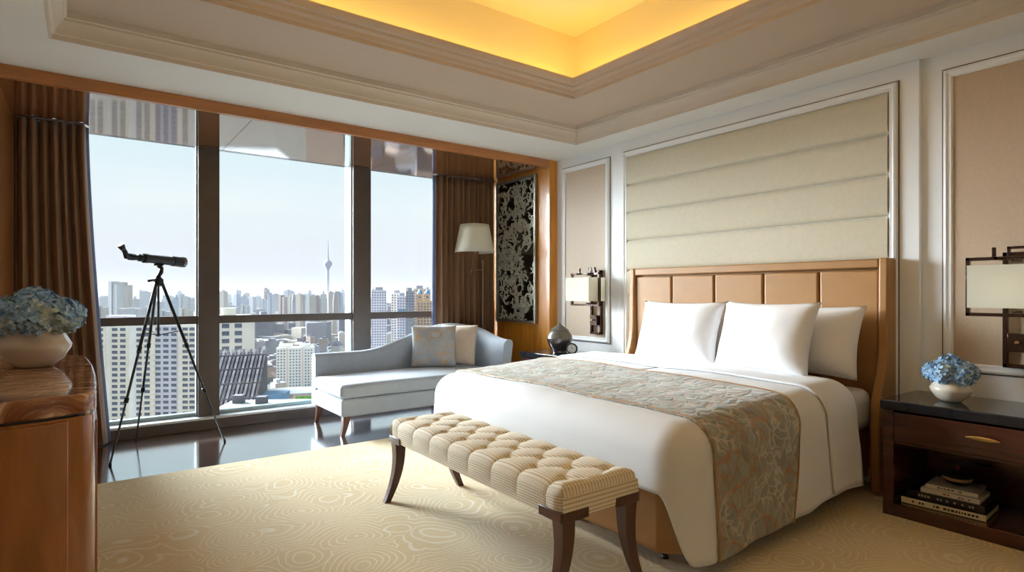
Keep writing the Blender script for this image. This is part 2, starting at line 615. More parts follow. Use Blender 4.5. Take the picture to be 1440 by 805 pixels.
M['f_cream'] = facade_mat('cream_facade', (0.459, 0.397, 0.322), (0.211, 0.198, 0.198))
M['f_white'] = facade_mat('white_facade', (0.468, 0.456, 0.438), (0.228, 0.240, 0.264))
M['f_blue'] = facade_mat('blue_grey_facade', (0.294, 0.315, 0.371), (0.168, 0.189, 0.245))
M['f_brown'] = facade_mat('brown_facade', (0.350, 0.266, 0.210), (0.154, 0.140, 0.154))
M['f_lav'] = facade_mat('lavender_grey_facade', (0.377, 0.358, 0.377), (0.169, 0.169, 0.221))
M['b_wall'] = plain('cream_render', (0.80, 0.74, 0.64), 0.85, var=0.05, scale=0.2)
M['b_white'] = plain('white_render', (0.82, 0.80, 0.76), 0.85, var=0.05, scale=0.2)
M['b_pink'] = plain('pinkish_render', (0.62, 0.50, 0.42), 0.85, var=0.06, scale=0.2)
M['b_lav'] = plain('lavender_render', (0.60, 0.57, 0.62), 0.85, var=0.06, scale=0.2)
M['b_grey'] = plain('slate_grey_render', (0.30, 0.29, 0.33), 0.85, var=0.1, scale=0.2)
M['b_orange'] = plain('ochre_render', (0.66, 0.44, 0.25), 0.85, var=0.06, scale=0.2)
M['b_brown'] = plain('brown_cladding', (0.40, 0.31, 0.28), 0.8, var=0.06, scale=0.3)
M['b_win'] = plain('dark_window_glass', (0.10, 0.12, 0.17), 0.3, var=0.5, scale=0.6)
M['b_roof'] = plain('grey_roof', (0.26, 0.24, 0.27), 0.85, var=0.15, scale=0.3)
M['b_roofw'] = plain('white_roof', (0.78, 0.78, 0.78), 0.7, var=0.05, scale=0.3)
M['b_blue'] = plain('blue_roof', (0.10, 0.22, 0.36), 0.5, var=0.1, scale=0.3)
M['b_teal'] = plain('teal_trim', (0.10, 0.50, 0.42), 0.6, var=0.05)
M['b_green'] = plain('green_billboard', (0.12, 0.42, 0.06), 0.6, var=0.5, scale=0.5)
M['b_tree'] = plain('tree_green', (0.09, 0.11, 0.07), 0.9, var=0.4, scale=0.1)
M['b_ground'] = plain('city_ground', (0.11, 0.10, 0.105), 0.9, var=0.3, scale=0.02)
M['b_tower'] = plain('concrete_tower', (0.40, 0.40, 0.46), 0.8, var=0.04)
for k_, c_ in (('wall', (0.36, 0.31, 0.25)), ('white', (0.40, 0.38, 0.36)), ('pink', (0.28, 0.20, 0.16)), ('lav', (0.24, 0.22, 0.25)), ('grey', (0.11, 0.105, 0.12)), ('roof', (0.10, 0.09, 0.105)), ('roofw', (0.42, 0.42, 0.42))):
    M['h_' + k_] = plain('house_' + k_, c_, 0.85, var=0.1, scale=0.3)
# ================================================================== THE SETTING
XW, YW = 4.0, 4.65            # headboard wall, window face
XL, YB = -0.78, -2.4          # left wall, back wall
ZS = 2.58                     # soffit
ZA = 2.50                     # alcove ceiling
AX0, AX1 = -0.42, 3.90        # alcove sides
YG = 5.85                     # glass

structure('floor', MB().box(XL - 0.1, XW + 0.1, YB - 0.1, YG + 0.05, -0.12, 0.0), M['floor'], label='dark polished wood floor shown in front of the tall windows')
structure('floor_carpet', MB().box(XL, XW, YB, 4.445, 0.0, 0.012), M['carpet'], bevel=0.006, label='cream and gold carpet with a swirling line pattern')

structure('wall_left', MB().box(XL - 0.1, XL, YB - 0.1, YW, 0, ZS + 0.7), M['far_wall'])
structure('wall_back', MB().box(XL - 0.1, XW + 0.1, YB - 0.1, YB, 0, ZS + 0.7), M['far_wall'])
wr = structure('wall_right', MB().box(XW, XW + 0.1, YB - 0.1, YW + 0.02, 0, ZS + 0.7), M['white'], label='white panelled wall behind the bed')
# proud centre section of the headboard wall
MB().box(XW - 0.03, XW, 1.345, 3.77, 0, ZS).build('wall_projection', M['white'], wr, bevel=0.003)
structure('baseboard_right', MB().box(XW - 0.018, XW, YB, 1.34, 0, 0.14).box(XW - 0.018, XW, 3.775, YW, 0, 0.14), M['white'], bevel=0.004)
structure('baseboard_left', MB().box(XL, XL + 0.018, YB, YW, 0, 0.14), M['white'], bevel=0.004)

FR = [(0, 0), (0, 0.006), (0.008, 0.022), (0.018, 0.026), (0.03, 0.018), (0.042, 0.020), (0.05, 0.010), (0.05, 0)]
REV = [(-0.006, 0), (-0.006, 0.004), (0.003, 0.004), (0.003, 0)]


def framed(idx, x, y0, y1, z0, z1, lab):
    o = structure('trim_%d' % idx, MB().wall_frame(x, y0, y1, z0, z1, FR), M['white'], smooth=True, angle=30, label=lab)
    MB().wall_frame(x, y0, y1, z0, z1, REV).build('reveal', M['reveal'], o)
    return o


t1 = framed(1, XW, 3.878, 4.545, 0.72, 2.478, 'white moulding round the narrow beige wall panel beside the window alcove')
MB().box(XW - 0.008, XW, 3.928, 4.495, 0.77, 2.428).build('fabric_panel', M['fabric_wall'], t1)
t2 = framed(2, XW - 0.03, 1.455, 3.675, 0.2, 2.478, 'white moulding round the wide padded panel above the headboard')
t3 = framed(3, XW, -0.25, 1.235, 0.755, 2.48, 'white moulding round the taupe wall panel beside the right sconce')
MB().box(XW - 0.008, XW, -0.20, 1.185, 0.805, 2.43).build('fabric_panel', M['fabric_wall'], t3)
t4 = framed(4, XW, -1.9, -0.38, 0.755, 2.48, 'white moulding round the wall panel nearest the entrance')
MB().box(XW - 0.008, XW, -1.85, -0.43, 0.805, 2.43).build('fabric_panel', M['fabric_wall'], t4)

# padded channels above the headboard
wp = thing('upholstered_wall_panel', 'olive cream padded wall panel of horizontal channels above the headboard', 'wall panel', (XW - 0.03, 2.565, 1.17))
zs = [2.428, 2.172, 1.921, 1.668, 1.40, 1.17]
for z1, z0 in zip(zs, zs[1:]):
    prof = []
    for k in range(17):
        a = k / 16
        zz = z0 + 0.002 + (z1 - z0 - 0.004) * a
        prof.append((XW - 0.030 - 0.006 - 0.020 * (max(0, 1 - abs(2 * a - 1) ** 6)) ** 0.6, zz))
    prof += [(XW - 0.030, z1 - 0.002), (XW - 0.030, z0 + 0.002)]
    MB().prism(prof, 1.507, 3.622, 'y').build('channel', M['channel'], wp, smooth=True, angle=50)

# ---- ceiling
T1 = (-0.14, 3.70, -1.7, 4.02)
T2 = (0.45, 3.107, -1.1, 3.404)
cl = MB()
X0, X1, Y0, Y1 = XL - 0.1, XW + 0.1, YB - 0.1, YW
cl.box(X0, T1[0], Y0, Y1, ZS, ZS + 0.18).box(T1[1], X1, Y0, Y1, ZS, ZS + 0.18).box(T1[0], T1[1], T1[3], Y1, ZS, ZS + 0.18).box(T1[0], T1[1], Y0, T1[2], ZS, ZS + 0.18)
structure('ceiling', cl, M['ceil'], label='pale dropped ceiling border round the tray')
zt = 2.722
cl = MB().box(T1[0] - 0.02, T2[0], T1[2] - 0.02, T1[3] + 0.02, zt, zt + 0.02).box(T2[1], T1[1] + 0.02, T1[2] - 0.02, T1[3] + 0.02, zt, zt + 0.02)
cl.box(T2[0], T2[1], T2[3], T1[3] + 0.02, zt, zt + 0.02).box(T2[0], T2[1], T1[2] - 0.02, T2[2], zt, zt + 0.02)
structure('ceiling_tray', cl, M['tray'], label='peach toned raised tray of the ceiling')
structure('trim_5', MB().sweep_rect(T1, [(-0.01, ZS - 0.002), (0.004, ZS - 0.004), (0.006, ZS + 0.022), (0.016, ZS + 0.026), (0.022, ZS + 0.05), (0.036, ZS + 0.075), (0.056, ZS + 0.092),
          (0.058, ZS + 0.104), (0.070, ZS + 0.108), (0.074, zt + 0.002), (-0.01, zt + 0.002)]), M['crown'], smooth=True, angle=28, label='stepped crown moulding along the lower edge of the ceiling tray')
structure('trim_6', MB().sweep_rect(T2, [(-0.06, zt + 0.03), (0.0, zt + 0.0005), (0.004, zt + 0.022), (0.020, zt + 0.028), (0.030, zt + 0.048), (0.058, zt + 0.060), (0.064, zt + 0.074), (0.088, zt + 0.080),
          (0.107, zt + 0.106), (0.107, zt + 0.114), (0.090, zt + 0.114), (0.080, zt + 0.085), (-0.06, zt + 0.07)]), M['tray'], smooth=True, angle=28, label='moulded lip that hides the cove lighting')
ZC = 3.27
wl = MB()
o_ = 0.10
x0, x1, y0, y1 = T2[0] - o_, T2[1] + o_, T2[2] - o_, T2[3] + o_
wl.box(x0 - 0.04, x0, y0, y1, zt + 0.021, ZC).box(x1, x1 + 0.04, y0, y1, zt + 0.021, ZC).box(x0 - 0.04, x1 + 0.04, y1, y1 + 0.04, zt + 0.021, ZC).box(x0 - 0.04, x1 + 0.04, y0 - 0.04, y0, zt + 0.021, ZC)
structure('ceiling_cove', wl, M['cove'], label='upright face of the glowing cove')
structure('ceiling_upper', MB().box(x0 - 0.1, x1 + 0.1, y0 - 0.1, y1 + 0.1, ZC, ZC + 0.05), M['cove'], label='uppermost ceiling washed by yellow cove light')
M['strip'] = emit('warm_cove_lamp', (1.0, 0.61, 0.11), 9.0)
zl = zt + 0.075
for lab, bx_ in (('warm cove light strip along the window side of the tray', (T2[0] + 0.05, T2[1] - 0.05, T2[3] - 0.02, T2[3] + 0.02)),
                 ('warm cove light strip along the headboard side of the tray', (T2[1] - 0.02, T2[1] + 0.02, T2[2] + 0.05, T2[3] - 0.05)),
                 ('warm cove light strip along the dresser side of the tray', (T2[0] - 0.02, T2[0] + 0.02, T2[2] + 0.05, T2[3] - 0.05)),
                 ('warm cove light strip along the entrance side of the tray', (T2[0] + 0.05, T2[1] - 0.05, T2[2] - 0.02, T2[2] + 0.02))):
    MB().box(*bx_, zl, zl + 0.012).build('cove_light', M['strip'], label=lab, cat='cove light', group='cove lights hidden in the ceiling')

# ---- window alcove in amber veneer
structure('wall_alcove_right', MB().box(AX1, XW + 0.1, YW + 0.0205, YG + 0.1, 0, ZS + 0.1), M['wood'], label='amber wood side wall of the window alcove')
structure('trim_7', MB().box(AX1 - 0.006, XW, YW - 0.012, YW + 0.02, 0, ZS), M['wood'], bevel=0.004, label='amber wood upright edging the alcove beside the left sconce')
structure('wall_alcove_left', MB().box(XL - 0.1, AX0, YW + 0.0205, YG + 0.1, 0, ZS + 0.1), M['wood_shaded'], label='amber wood side wall behind the left curtain, shade in its colour')
structure('trim_8', MB().box(XL, AX0 + 0.006, YW - 0.012, YW + 0.02, 0, ZS), M['wood_shaded'], bevel=0.004, label='amber wood upright at the left end of the alcove')
structure('trim_9', MB().box(AX0 + 0.0062, AX1 - 0.0062, YW - 0.012, YW + 0.03, ZA - 0.0, ZS), M['wood_h'], bevel=0.004, label='amber wood beam running along the top of the window alcove')
ac = structure('ceiling_alcove', MB().box(AX0 - 0.05, AX1 + 0.05, YW + 0.03, YG + 0.1, ZA + 0.012, ZA + 0.1), M['mullion'], label='mirror-glossy wood ceiling of the window alcove')
for a, b_ in ((AX0, 1.02), (1.024, 2.436), (2.440, AX1)):
    MB().box(a, b_, YW + 0.031, YG - 0.02, ZA, ZA + 0.012).build('ceiling_panel', M['wood_ceiling'], ac)

# ---- windows: mullions, transoms, sill, panes
mul = [(AX0, AX0 + 0.10), (0.815, 0.985), (2.225, 2.415), (AX1 - 0.10, AX1)]
for i, (a, b_) in enumerate(mul):
    o = structure('window_mullion_%d' % (i + 1), MB().box(a, b_, 5.76, YG, 0.10, ZA), M['mullion'], bevel=0.004)
    w = b_ - a
    MB().box(a + 0.02, b_ - 0.02, YG + 0.012, YG + 0.20, 0.05, ZA + 0.4).build('outer_fin', M['alu'], o)
    if i in (1, 2):
        MB().box(a - 0.012, a, 5.80, YG, 0.10, ZA).build('glazing_bead', M['bead'], o)
structure('trim_10', MB().box(AX0, AX1, 5.69, YG + 0.1, 0, 0.085), M['mullion'], bevel=0.003, label='dark plinth under the windows')
structure('trim_11', MB().box(AX0, AX1, 5.70, YG, 0.0855, 0.105), M['alu_light'], bevel=0.003, label='pale aluminium sill on the window plinth')
bays = [(mul[0][1], mul[1][0]), (mul[1][1], mul[2][0]), (mul[2][1], mul[3][0])]
for i, (a, b_) in enumerate(bays):
    wn = thing('window_%d' % (i + 1), ['left tall window bay behind the telescope', 'widest middle window bay showing the television tower', 'right window bay beside the floor lamp'][i], None, ((a + b_) / 2, YG, 0.1), kind='structure')
    MB().box(a, b_, 5.78 if i != 2 else 5.79, YG, 0.925, 0.995).build('transom', M['mullion'], wn, bevel=0.003)
    MB().box(a, b_, 5.83, YG + 0.05, 0.106, 0.135).build('bottom_rail', M['alu'], wn, bevel=0.003)
    MB().box(a, b_, YG + 0.0, YG + 0.008, 0.996, ZA - 0.002).build('pane', M['glass'], wn)
    MB().box(a, b_, YG + 0.0, YG + 0.008, 0.136, 0.924).build('pane', M['glass'], wn)


# ================================================================== FURNITURE
def lerp(a, b, t):
    return a + (b - a) * t


def smooth01(t):
    t = max(0.0, min(1.0, t))
    return t * t * (3 - 2 * t)


# ---- bed
bed = thing('bed', 'king size bed with tan leather panelled headboard and base', 'bed', (2.9, 2.5, 0))
base = MB()
base.prism([(2.06, 1.57), (3.86, 1.57), (3.86, 3.43), (2.06, 3.50), (1.99, 3.43), (1.99, 1.64)], 0.075, 0.37)
base.build('bed_base', M['leather'], bed, bevel=0.02, seg=3)
for x, y in ((2.10, 1.70), (2.06, 2.33), (2.06, 2.45), (2.06, 3.38), (2.95, 1.68), (3.7, 1.70), (3.7, 3.30)):
    lg = MB().lathe([(0.018, 0.075), (0.022, 0.06), (0.014, 0.045), (0.014, 0.02), (0.02, 0.013)], (x, y, 0.0), 12)
    lg.build('leg', M['black'], bed, smooth=True)
hb = MB().box(3.89, 3.968, 1.516, 3.437, 0.12, 1.40).build('headboard', M['leather'], bed, bevel=0.006)
ys = [3.437, 3.057, 2.659, 2.262, 1.877, 1.516]
for a, b_ in zip(ys, ys[1:]):
    MB().box(3.862, 3.8895, b_ + 0.005, a - 0.005, 0.55, 1.338).build('headboard_panel', M['leather'], hb, bevel=0.013, seg=3)
MB().box(3.845, 3.8895, 1.5165, 3.4365, 1.349, 1.405).build('headboard_rail', M['leather'], hb, bevel=0.008)
wing = [(3.966, 1.41), (3.84, 1.41), (3.835, 1.2), (3.832, 0.92), (3.822, 0.82), (3.80, 0.73), (3.765, 0.655), (3.74, 0.60), (3.725, 0.53), (3.72, 0.45), (3.72, 0.03), (3.966, 0.03)]
for y0_, y1_ in ((1.462, 1.515), (3.438, 3.491)):
    MB().prism(wing, y0_, y1_, 'y').build('headboard_wing', M['leather'], bed, bevel=0.012, seg=3)

# mattress
mt = MB().box(2.03, 3.84, 1.535, 3.40, 0.372, 0.625)
mt.build('mattress', M['mattress'], bevel=0.07, seg=5, label='thick white mattress showing beside the headboard under the duvet', cat='mattress')

# duvet --------------------------------------------------------------
DX0, DX1, DY0, DY1 = 1.94, 3.46, 1.475, 3.655
RB = 0.15
DC = (DY0 + DY1) / 2


def z_top(x, y):
    e = max(0, 1 - ((y - DC) / 1.02) ** 4)
    puff = 0.010 * noise.noise(Vector((x * 2.3, y * 2.1, 3.0))) + 0.004 * noise.noise(Vector((x * 7, y * 6, 9.0)))
    return 0.635 + 0.055 * smooth01((x - DX0) / 1.4) + 0.018 * e + puff


def drop(px, py, nx, ny, d, D, off=0.0):
    """point at arc length d below the duvet's shoulder; (px,py) on the outer edge, n outward"""
    q = RB * pi / 2
    wave = sin(px * 9.0 + 1.0) * 0.6 + sin(px * 21 + py * 3) * 0.3 + sin(py * 5.0 + 0.7) * 0.35
    if d < q:
        a = d / RB
        ins, dz = RB - (RB + off) * sin(a), RB * (1 - cos(a)) - off * cos(a)
        wv = 0
    else:
        e = d - q
        ins, dz = -off - 0.06 * e, RB + e
        wv = 0.012 * smooth01(e / 0.3) * wave
    zt_ = z_top(px - nx * RB, py - ny * RB)
    return Vector((px - nx * (ins - wv), py - ny * (ins - wv), zt_ - dz))


def duvet():
    R = 0.17
    peri = []
    def side(n, f):
        for k in range(n):
            peri.append(f(k / n))
    LS, LF = 0.64, 0.375
    side(60, lambda t: (lerp(DX1, DX0 + R, t), DY0, 0, -1, LS))
    def corner(cx, cy, a0, a1, l0, l1):
        def f(t):
            a = radians(lerp(a0, a1, t))
            return (cx + R * cos(a), cy + R * sin(a), cos(a), sin(a), lerp(l0, l1, smooth01((t - 0.35) / 0.5)))
        return f
    side(20, corner(DX0 + R, DY0 + R, 270, 180, LS + 0.01, LF))
    side(60, lambda t: (DX0, lerp(DY0 + R, DY1 - R, t), -1, 0, LF))
    side(20, corner(DX0 + R, DY1 - R, 180, 90, LF, LS))
    side(60, lambda t: (lerp(DX0 + R, DX1, t), DY1, 0, 1, LS))
    side(24, lambda t: (DX1, lerp(DY1, DY0, t), 1, 0, 0.25))
    n = len(peri)
    rings = []
    nt_ = 18
    for i in range(nt_):
        s = i / nt_
        row = []
        for (px, py, nx, ny, D) in peri:
            ix, iy = px - nx * RB, py - ny * RB
            if nx > 0.9:
                ix = DX1 - RB
                iy = max(DY0 + RB, min(DY1 - RB, py))
            cx, cy = max(DX0 + 1.0, min(DX1 - RB, ix)), DC
            x, y = lerp(cx, ix, s), lerp(cy, iy, s)
            row.append(Vector((x, y, z_top(x, y))))
        rings.append(row)
    nd = 22
    for j in range(nd + 1):
        row = []
        for (px, py, nx, ny, D) in peri:
            if nx > 0.9:
                py = max(DY0 + RB, min(DY1 - RB, py))
            row.append(drop(px, py, nx, ny, D * j / nd, D))
        rings.append(row)
    mb = MB()
    vs = [p for r in rings for p in r]
    fs = []
    for i in range(len(rings) - 1):
        for k in range(n):
            k2 = (k + 1) % n
            fs.append((i * n + k, i * n + k2, (i + 1) * n + k2, (i + 1) * n + k))
    mb.add(vs, fs)
    return mb


dv = duvet().build('duvet', M['linen'], smooth=True, angle=180, label='smooth white duvet hanging over the sides and foot of the bed', cat='duvet')
so = dv.modifiers.new('thick', 'SOLIDIFY')
so.thickness, so.offset = 0.012, -1


def strap(x0, x1, hx0, hx1, D, off, nx=26):
    """cloth band across the bed: x0..x1 on top, hx0..hx1 at the hems"""
    path = []
    nd = 22
    for j in range(nd):
        path.append(('n', D * (1 - j / nd)))
    for j in range(41):
        path.append(('t', j / 40))
    for j in range(1, nd + 1):
        path.append(('f', D * j / nd))
    mb = MB()
    def f(u, v):
        kind, q = path[round(u * (len(path) - 1))]
        fr = (q / D) if kind != 't' else 0
        x = lerp(lerp(x0, hx0, fr), lerp(x1, hx1, fr), v)
        if kind == 'n':
            return drop(x, DY0, 0, -1, q, D, off)
        if kind == 'f':
            return drop(x, DY1, 0, 1, q, D, off)
        y = lerp(DY0 + RB, DY1 - RB, q)
        return Vector((x, y, z_top(x, y) + off))
    mb.grid(f, len(path), nx)
    return mb


fold = strap(3.10, 3.44, 3.13, 3.42, 0.62, 0.016)
fo = fold.build('folded_cuff', M['linen'], dv, smooth=True, angle=180)
s_ = fo.modifiers.new('thick', 'SOLIDIFY')
s_.thickness, s_.offset = 0.012, -1
rn = strap(2.14, 2.89, 2.12, 2.72, 0.645, 0.010, 40).build('bed_runner', M['runner'], smooth=True, angle=180, label='grey green brocade bed runner with copper vine pattern across the duvet', cat='bed runner')
s_ = rn.modifiers.new('thick', 'SOLIDIFY')
s_.thickness, s_.offset = 0.008, -1
edge = MB()
def hem(x, hx):
    pts = []
    nd = 22
    D = 0.645
    for j in range(nd):
        q = D * (1 - j / nd)
        pts.append(drop(lerp(x, hx, q / D), DY0, 0, -1, q, D, 0.012))
    for j in range(41):
        y = lerp(DY0 + RB, DY1 - RB, j / 40)
        pts.append(Vector((x, y, z_top(x, y) + 0.012)))
    for j in range(1, nd + 1):
        q = D * j / nd
        pts.append(drop(lerp(x, hx, q / D), DY1, 0, 1, q, D, 0.012))
    return pts
M['cord'] = plain('copper_piping', (0.42, 0.23, 0.09), 0.5)
for a, b_ in ((2.142, 2.122), (2.888, 2.718)):
    MB().tube(hem(a, b_), 0.0035, 6).build('piping', M['cord'], rn, smooth=True)


# pillows ------------------------------------------------------------
def pillow(name, m, w, h, d, loc, rot, lab, cat, group=None, piping=None, pinch=0.075, seed=0):
    Mx = Matrix.Translation(loc) @ rot
    th = thing(name, lab, cat, loc, group)
    mb = MB(Mx)
    n = 25
    def prof(s):
        def f(u, v):
            a, b = 2 * u - 1, 2 * v - 1
            X = w / 2 * a * (1 - pinch * (1 - b * b))
            Z = h / 2 * b * (1 - pinch * (1 - a * a))
            t = max(0, (1 - abs(a) ** 3.2) * (1 - abs(b) ** 3.2)) ** 0.62
            wr_ = 0.010 * noise.noise(Vector((a * 2.2 + seed, b * 2.2, s))) * t
            return (X, s * (d / 2 * t + wr_), Z)
        return f
    mb.grid(prof(-1), n, n)
    mb.grid(prof(1), n, n)
    o = mb.build('cover', m, th, smooth=True, angle=180)
    bm = bmesh.new()
    bm.from_mesh(o.data)
    bmesh.ops.remove_doubles(bm, verts=bm.verts, dist=0.0006)
    bmesh.ops.recalc_face_normals(bm, faces=bm.faces)
    bm.to_mesh(o.data)
    bm.free()
    o.data.shade_smooth()
    if piping:
        pts = []
        for s, e in (((-1, -1), (1, -1)), ((1, -1), (1, 1)), ((1, 1), (-1, 1)), ((-1, 1), (-1, -1))):
            for k in range(12):
                a, b = lerp(s[0], e[0], k / 12), lerp(s[1], e[1], k / 12)
                pts.append((w / 2 * a * (1 - pinch * (1 - b * b)), 0, h / 2 * b * (1 - pinch * (1 - a * a))))
        pts.append(pts[0])
        MB(Mx).tube(pts, 0.004, 6).build('piping', piping, th, smooth=True)
    return th


RZ, RX = (lambda a: Matrix.Rotation(radians(a), 4, 'Z')), (lambda a: Matrix.Rotation(radians(a), 4, 'X'))
# local -Y faces the viewer; turned so that it faces -x
def lean(turn, tilt):
    return RZ(-90 + turn) @ RX(-tilt)
pillow('bed_pillow', M['linen2'], 0.70, 0.46, 0.20, Vector((3.69, 2.80, 0.91)), lean(2, 14), 'white pillow behind the front pillow on the window side', 'pillow', 'white bed pillows', seed=1)
pillow('bed_pillow', M['linen2'], 0.66, 0.45, 0.20, Vector((3.70, 1.865, 0.905)), lean(-4, 14), 'white pillow half hidden against the headboard on the nightstand side', 'pillow', 'white bed pillows', seed=2)
pillow('bed_pillow', M['linen2'], 0.70, 0.46, 0.21, Vector((3.49, 2.71, 0.92)), lean(2, 18), 'white front pillow on the window side of the bed', 'pillow', 'white bed pillows', seed=3)
pillow('bed_pillow', M['linen2'], 0.66, 0.47, 0.22, Vector((3.48, 2.035, 0.92)), lean(-3, 18), 'white front pillow in the middle overlapping the one behind', 'pillow', 'white bed pillows', seed=4)


# ---- bench at the foot of the bed
bx0, bx1, by0, by1, bz0, bz1 = 1.425, 1.835, 1.625, 3.115, 0.352, 0.482
bn = thing('tufted_bench', 'long cream ribbed bench with button tufted top at the foot of the bed', 'bench', ((bx0 + bx1) / 2, (by0 + by1) / 2, 0))
NB = 8                              # buttons along a row
dyb = (by1 - by0) / NB
rows_x = [bx0 + 0.095, (bx0 + bx1) / 2, bx1 - 0.095]
dxb = rows_x[1] - rows_x[0]
buttons = []
for r, rx in enumerate(rows_x):
    for k in range(NB + (1 if r == 1 else 0)):
        yy = by0 + dyb * (k + (0.5 if r != 1 else 0.0))
        if by0 + 0.05 < yy < by1 - 0.05:
            buttons.append((rx, yy))


def tuft(x, y):
    """0 in the pleats, 1 on the puffs"""
    p = (y - by0) / dyb - 0.5
    if rows_x[0] <= x <= rows_x[2]:
        q = (x - rows_x[0]) / dxb
        a, b = (p + q * 0.5), (p - q * 0.5)
        return (abs(sin(pi * a)) * abs(sin(pi * b))) ** 0.30
    return abs(sin(pi * p)) ** 0.5


def bench_cushion():
    rc = 0.045
    sec = []                        # cross-section (x, z, arc)
    nz = 12
    for k in range(nz + 1):
        sec.append(('f', k / nz))
    for k in range(1, 44):
        sec.append(('t', k / 44))
    for k in range(nz + 1):
        sec.append(('b', k / nz))
    H = bz1 - bz0
    uvs = []
    ny = 240
    vs = []
    for i in range(ny + 1):
        y = lerp(by0, by1, i / ny)
        ed = min(y - by0, by1 - y)
        er = rc - math.sqrt(max(0, rc * rc - (rc - ed) ** 2)) if ed < rc else 0
        for kd, q in sec:
            if kd == 't':
                x = lerp(bx0, bx1, q)
                t = tuft(x, y)
                e = min(x - bx0, bx1 - x)
                rr = rc - math.sqrt(max(0, rc * rc - (rc - e) ** 2)) if e < rc else 0
                fade = smooth01(ed / 0.06)
                z = bz1 - max(rr, er) - 0.015 * (1 - t) * fade * smooth01(e / 0.03 + 0.4)
                for (cx, cy) in buttons:
                    dd = hypot(x - cx, y - cy)
                    if dd < 0.035:
                        z -= 0.014 * (1 - dd / 0.035)
                uvs.append((x + H, y))
            else:
                t = tuft(bx0, y) if kd == 'f' else tuft(bx1, y)
                zz = q if kd == 'f' else 1 - q
                z = lerp(bz0, bz1 - rc * 0.9, zz)
                z -= 0.010 * (1 - t) * zz
                s = 1 if kd == 'f' else -1
                x0_ = bx0 if kd == 'f' else bx1
                puff = 0.006 * t * smooth01(zz * 1.6) * (1 if ed > rc else ed / rc)
                x = x0_ - s * puff + s * er * 0.5
                uvs.append((lerp(0, H, zz) + (0 if kd == 'f' else 0.004), y))
            vs.append((x, y, z))
    m = len(sec)
    fs = []
    for i in range(ny):
        for k in range(m - 1):
            fs.append((i * m + k, i * m + k + 1, (i + 1) * m + k + 1, (i + 1) * m + k))
    mb = MB().add(vs, fs)
    # end caps as strips from front to back
    for i, s in ((0, -1), (ny, 1)):
        o = len(mb.v)
        yy = by0 if i == 0 else by1
        nx_ = 30
        nz_ = 10
        cap = []
        top = [vs[i * m + k] for k in range(m)]
        for a in range(nx_ + 1):
            x = lerp(bx0, bx1, a / nx_)
            ztop = bz1 - rc
            e = min(x - bx0, bx1 - x)
            ztop -= 0.0
            for b in range(nz_ + 1):
                z = lerp(bz0, ztop, b / nz_)
                cap.append((x, yy + s * 0.006 * sin(pi * b / nz_), z))
                uvs.append((z - bz0, x))
        mb.add(cap, [(a * (nz_ + 1) + b, (a + 1) * (nz_ + 1) + b, (a + 1) * (nz_ + 1) + b + 1, a * (nz_ + 1) + b + 1) for a in range(nx_) for b in range(nz_)])
    # underside
    o = len(mb.v)
    mb.add([(bx0, by0, bz0), (bx1, by0, bz0), (bx1, by1, bz0), (bx0, by1, bz0)], [(0, 1, 2, 3)])
    uvs += [(0, 0)] * 4
    return mb, uvs


mbc, uvs = bench_cushion()
bc_o = mbc.build('cushion', M['bench'], bn, smooth=True, angle=60)
uvl = bc_o.data.uv_layers.new(name='weave')
for lp in bc_o.data.loops:
    uvl.data[lp.index].uv = uvs[lp.vertex_index]
for cx, cy in buttons:
    MB().lathe([(0.011, -0.004), (0.012, 0.0), (0.009, 0.004), (0.003, 0.006)], (cx, cy, bz1 - 0.027), 10).build('button', M['button'], bn, smooth=True)
for sx_, sy_ in ((0, 0), (1, 0), (0, 1), (1, 1)):
    cx = bx0 + 0.030 if sx_ == 0 else bx1 - 0.030
    cy = by0 + 0.030 if sy_ == 0 else by1 - 0.030
    ox, oy = (-1 if sx_ == 0 else 1), (-1 if sy_ == 0 else 1)
    lg = MB()
    rows = []
    ns = 10
    for k in range(ns + 1):
        t = k / ns
        z = lerp(0.372, 0.0, t)
        wd_ = lerp(0.033, 0.017, t)
        fl = 0.075 * t * t - 0.015 * sin(pi * t)
        fx = cx + ox * fl
        for a, b in ((-1, -1), (1, -1), (1, 1), (-1, 1)):
            rows.append((fx + a * wd_, cy + b * wd_, z))
    fs = [(0, 1, 2, 3)[::-1], tuple(range(ns * 4, ns * 4 + 4))]
    for k in range(ns):
        for a in range(4):
            fs.append((k * 4 + a, k * 4 + (a + 1) % 4, (k + 1) * 4 + (a + 1) % 4, (k + 1) * 4 + a))
    lg.add(rows, fs)
    # corner bracket let into the upholstery
    xa, xb = sorted((cx + ox * 0.034, cx - ox * 0.10))
    ya, yb = sorted((cy + oy * 0.034, cy - oy * 0.10))
    lg.box(xa, xb, min(cy + oy * 0.024, cy + oy * 0.0385), max(cy + oy * 0.024, cy + oy * 0.0385), 0.345, 0.384)
    lg.box(min(cx + ox * 0.026, cx + ox * 0.0385), max(cx + ox * 0.026, cx + ox * 0.0385), ya, yb, 0.345, 0.384)
    lg.build('leg', M['leg_wood'], bn, bevel=0.003)
MB().box(bx0 + 0.03, bx1 - 0.03, by0 + 0.03, by1 - 0.03, 0.335, 0.356).build('under_frame', M['leg_wood'], bn)

# ---- chaise longue in the alcove
ch = thing('chaise_longue', 'pale blue grey chaise longue with curved back in front of the windows', 'chaise longue', (2.6, 5.1, 0))
cx0, cx1, cy0, cy1 = 1.71, 3.47, 4.70, 5.50
MB().box(cx0 + 0.012, cx1 - 0.02, cy0 + 0.012, cy1 - 0.02, 0.165, 0.312).build('seat_base', M['chaise'], ch, bevel=0.018, seg=3)


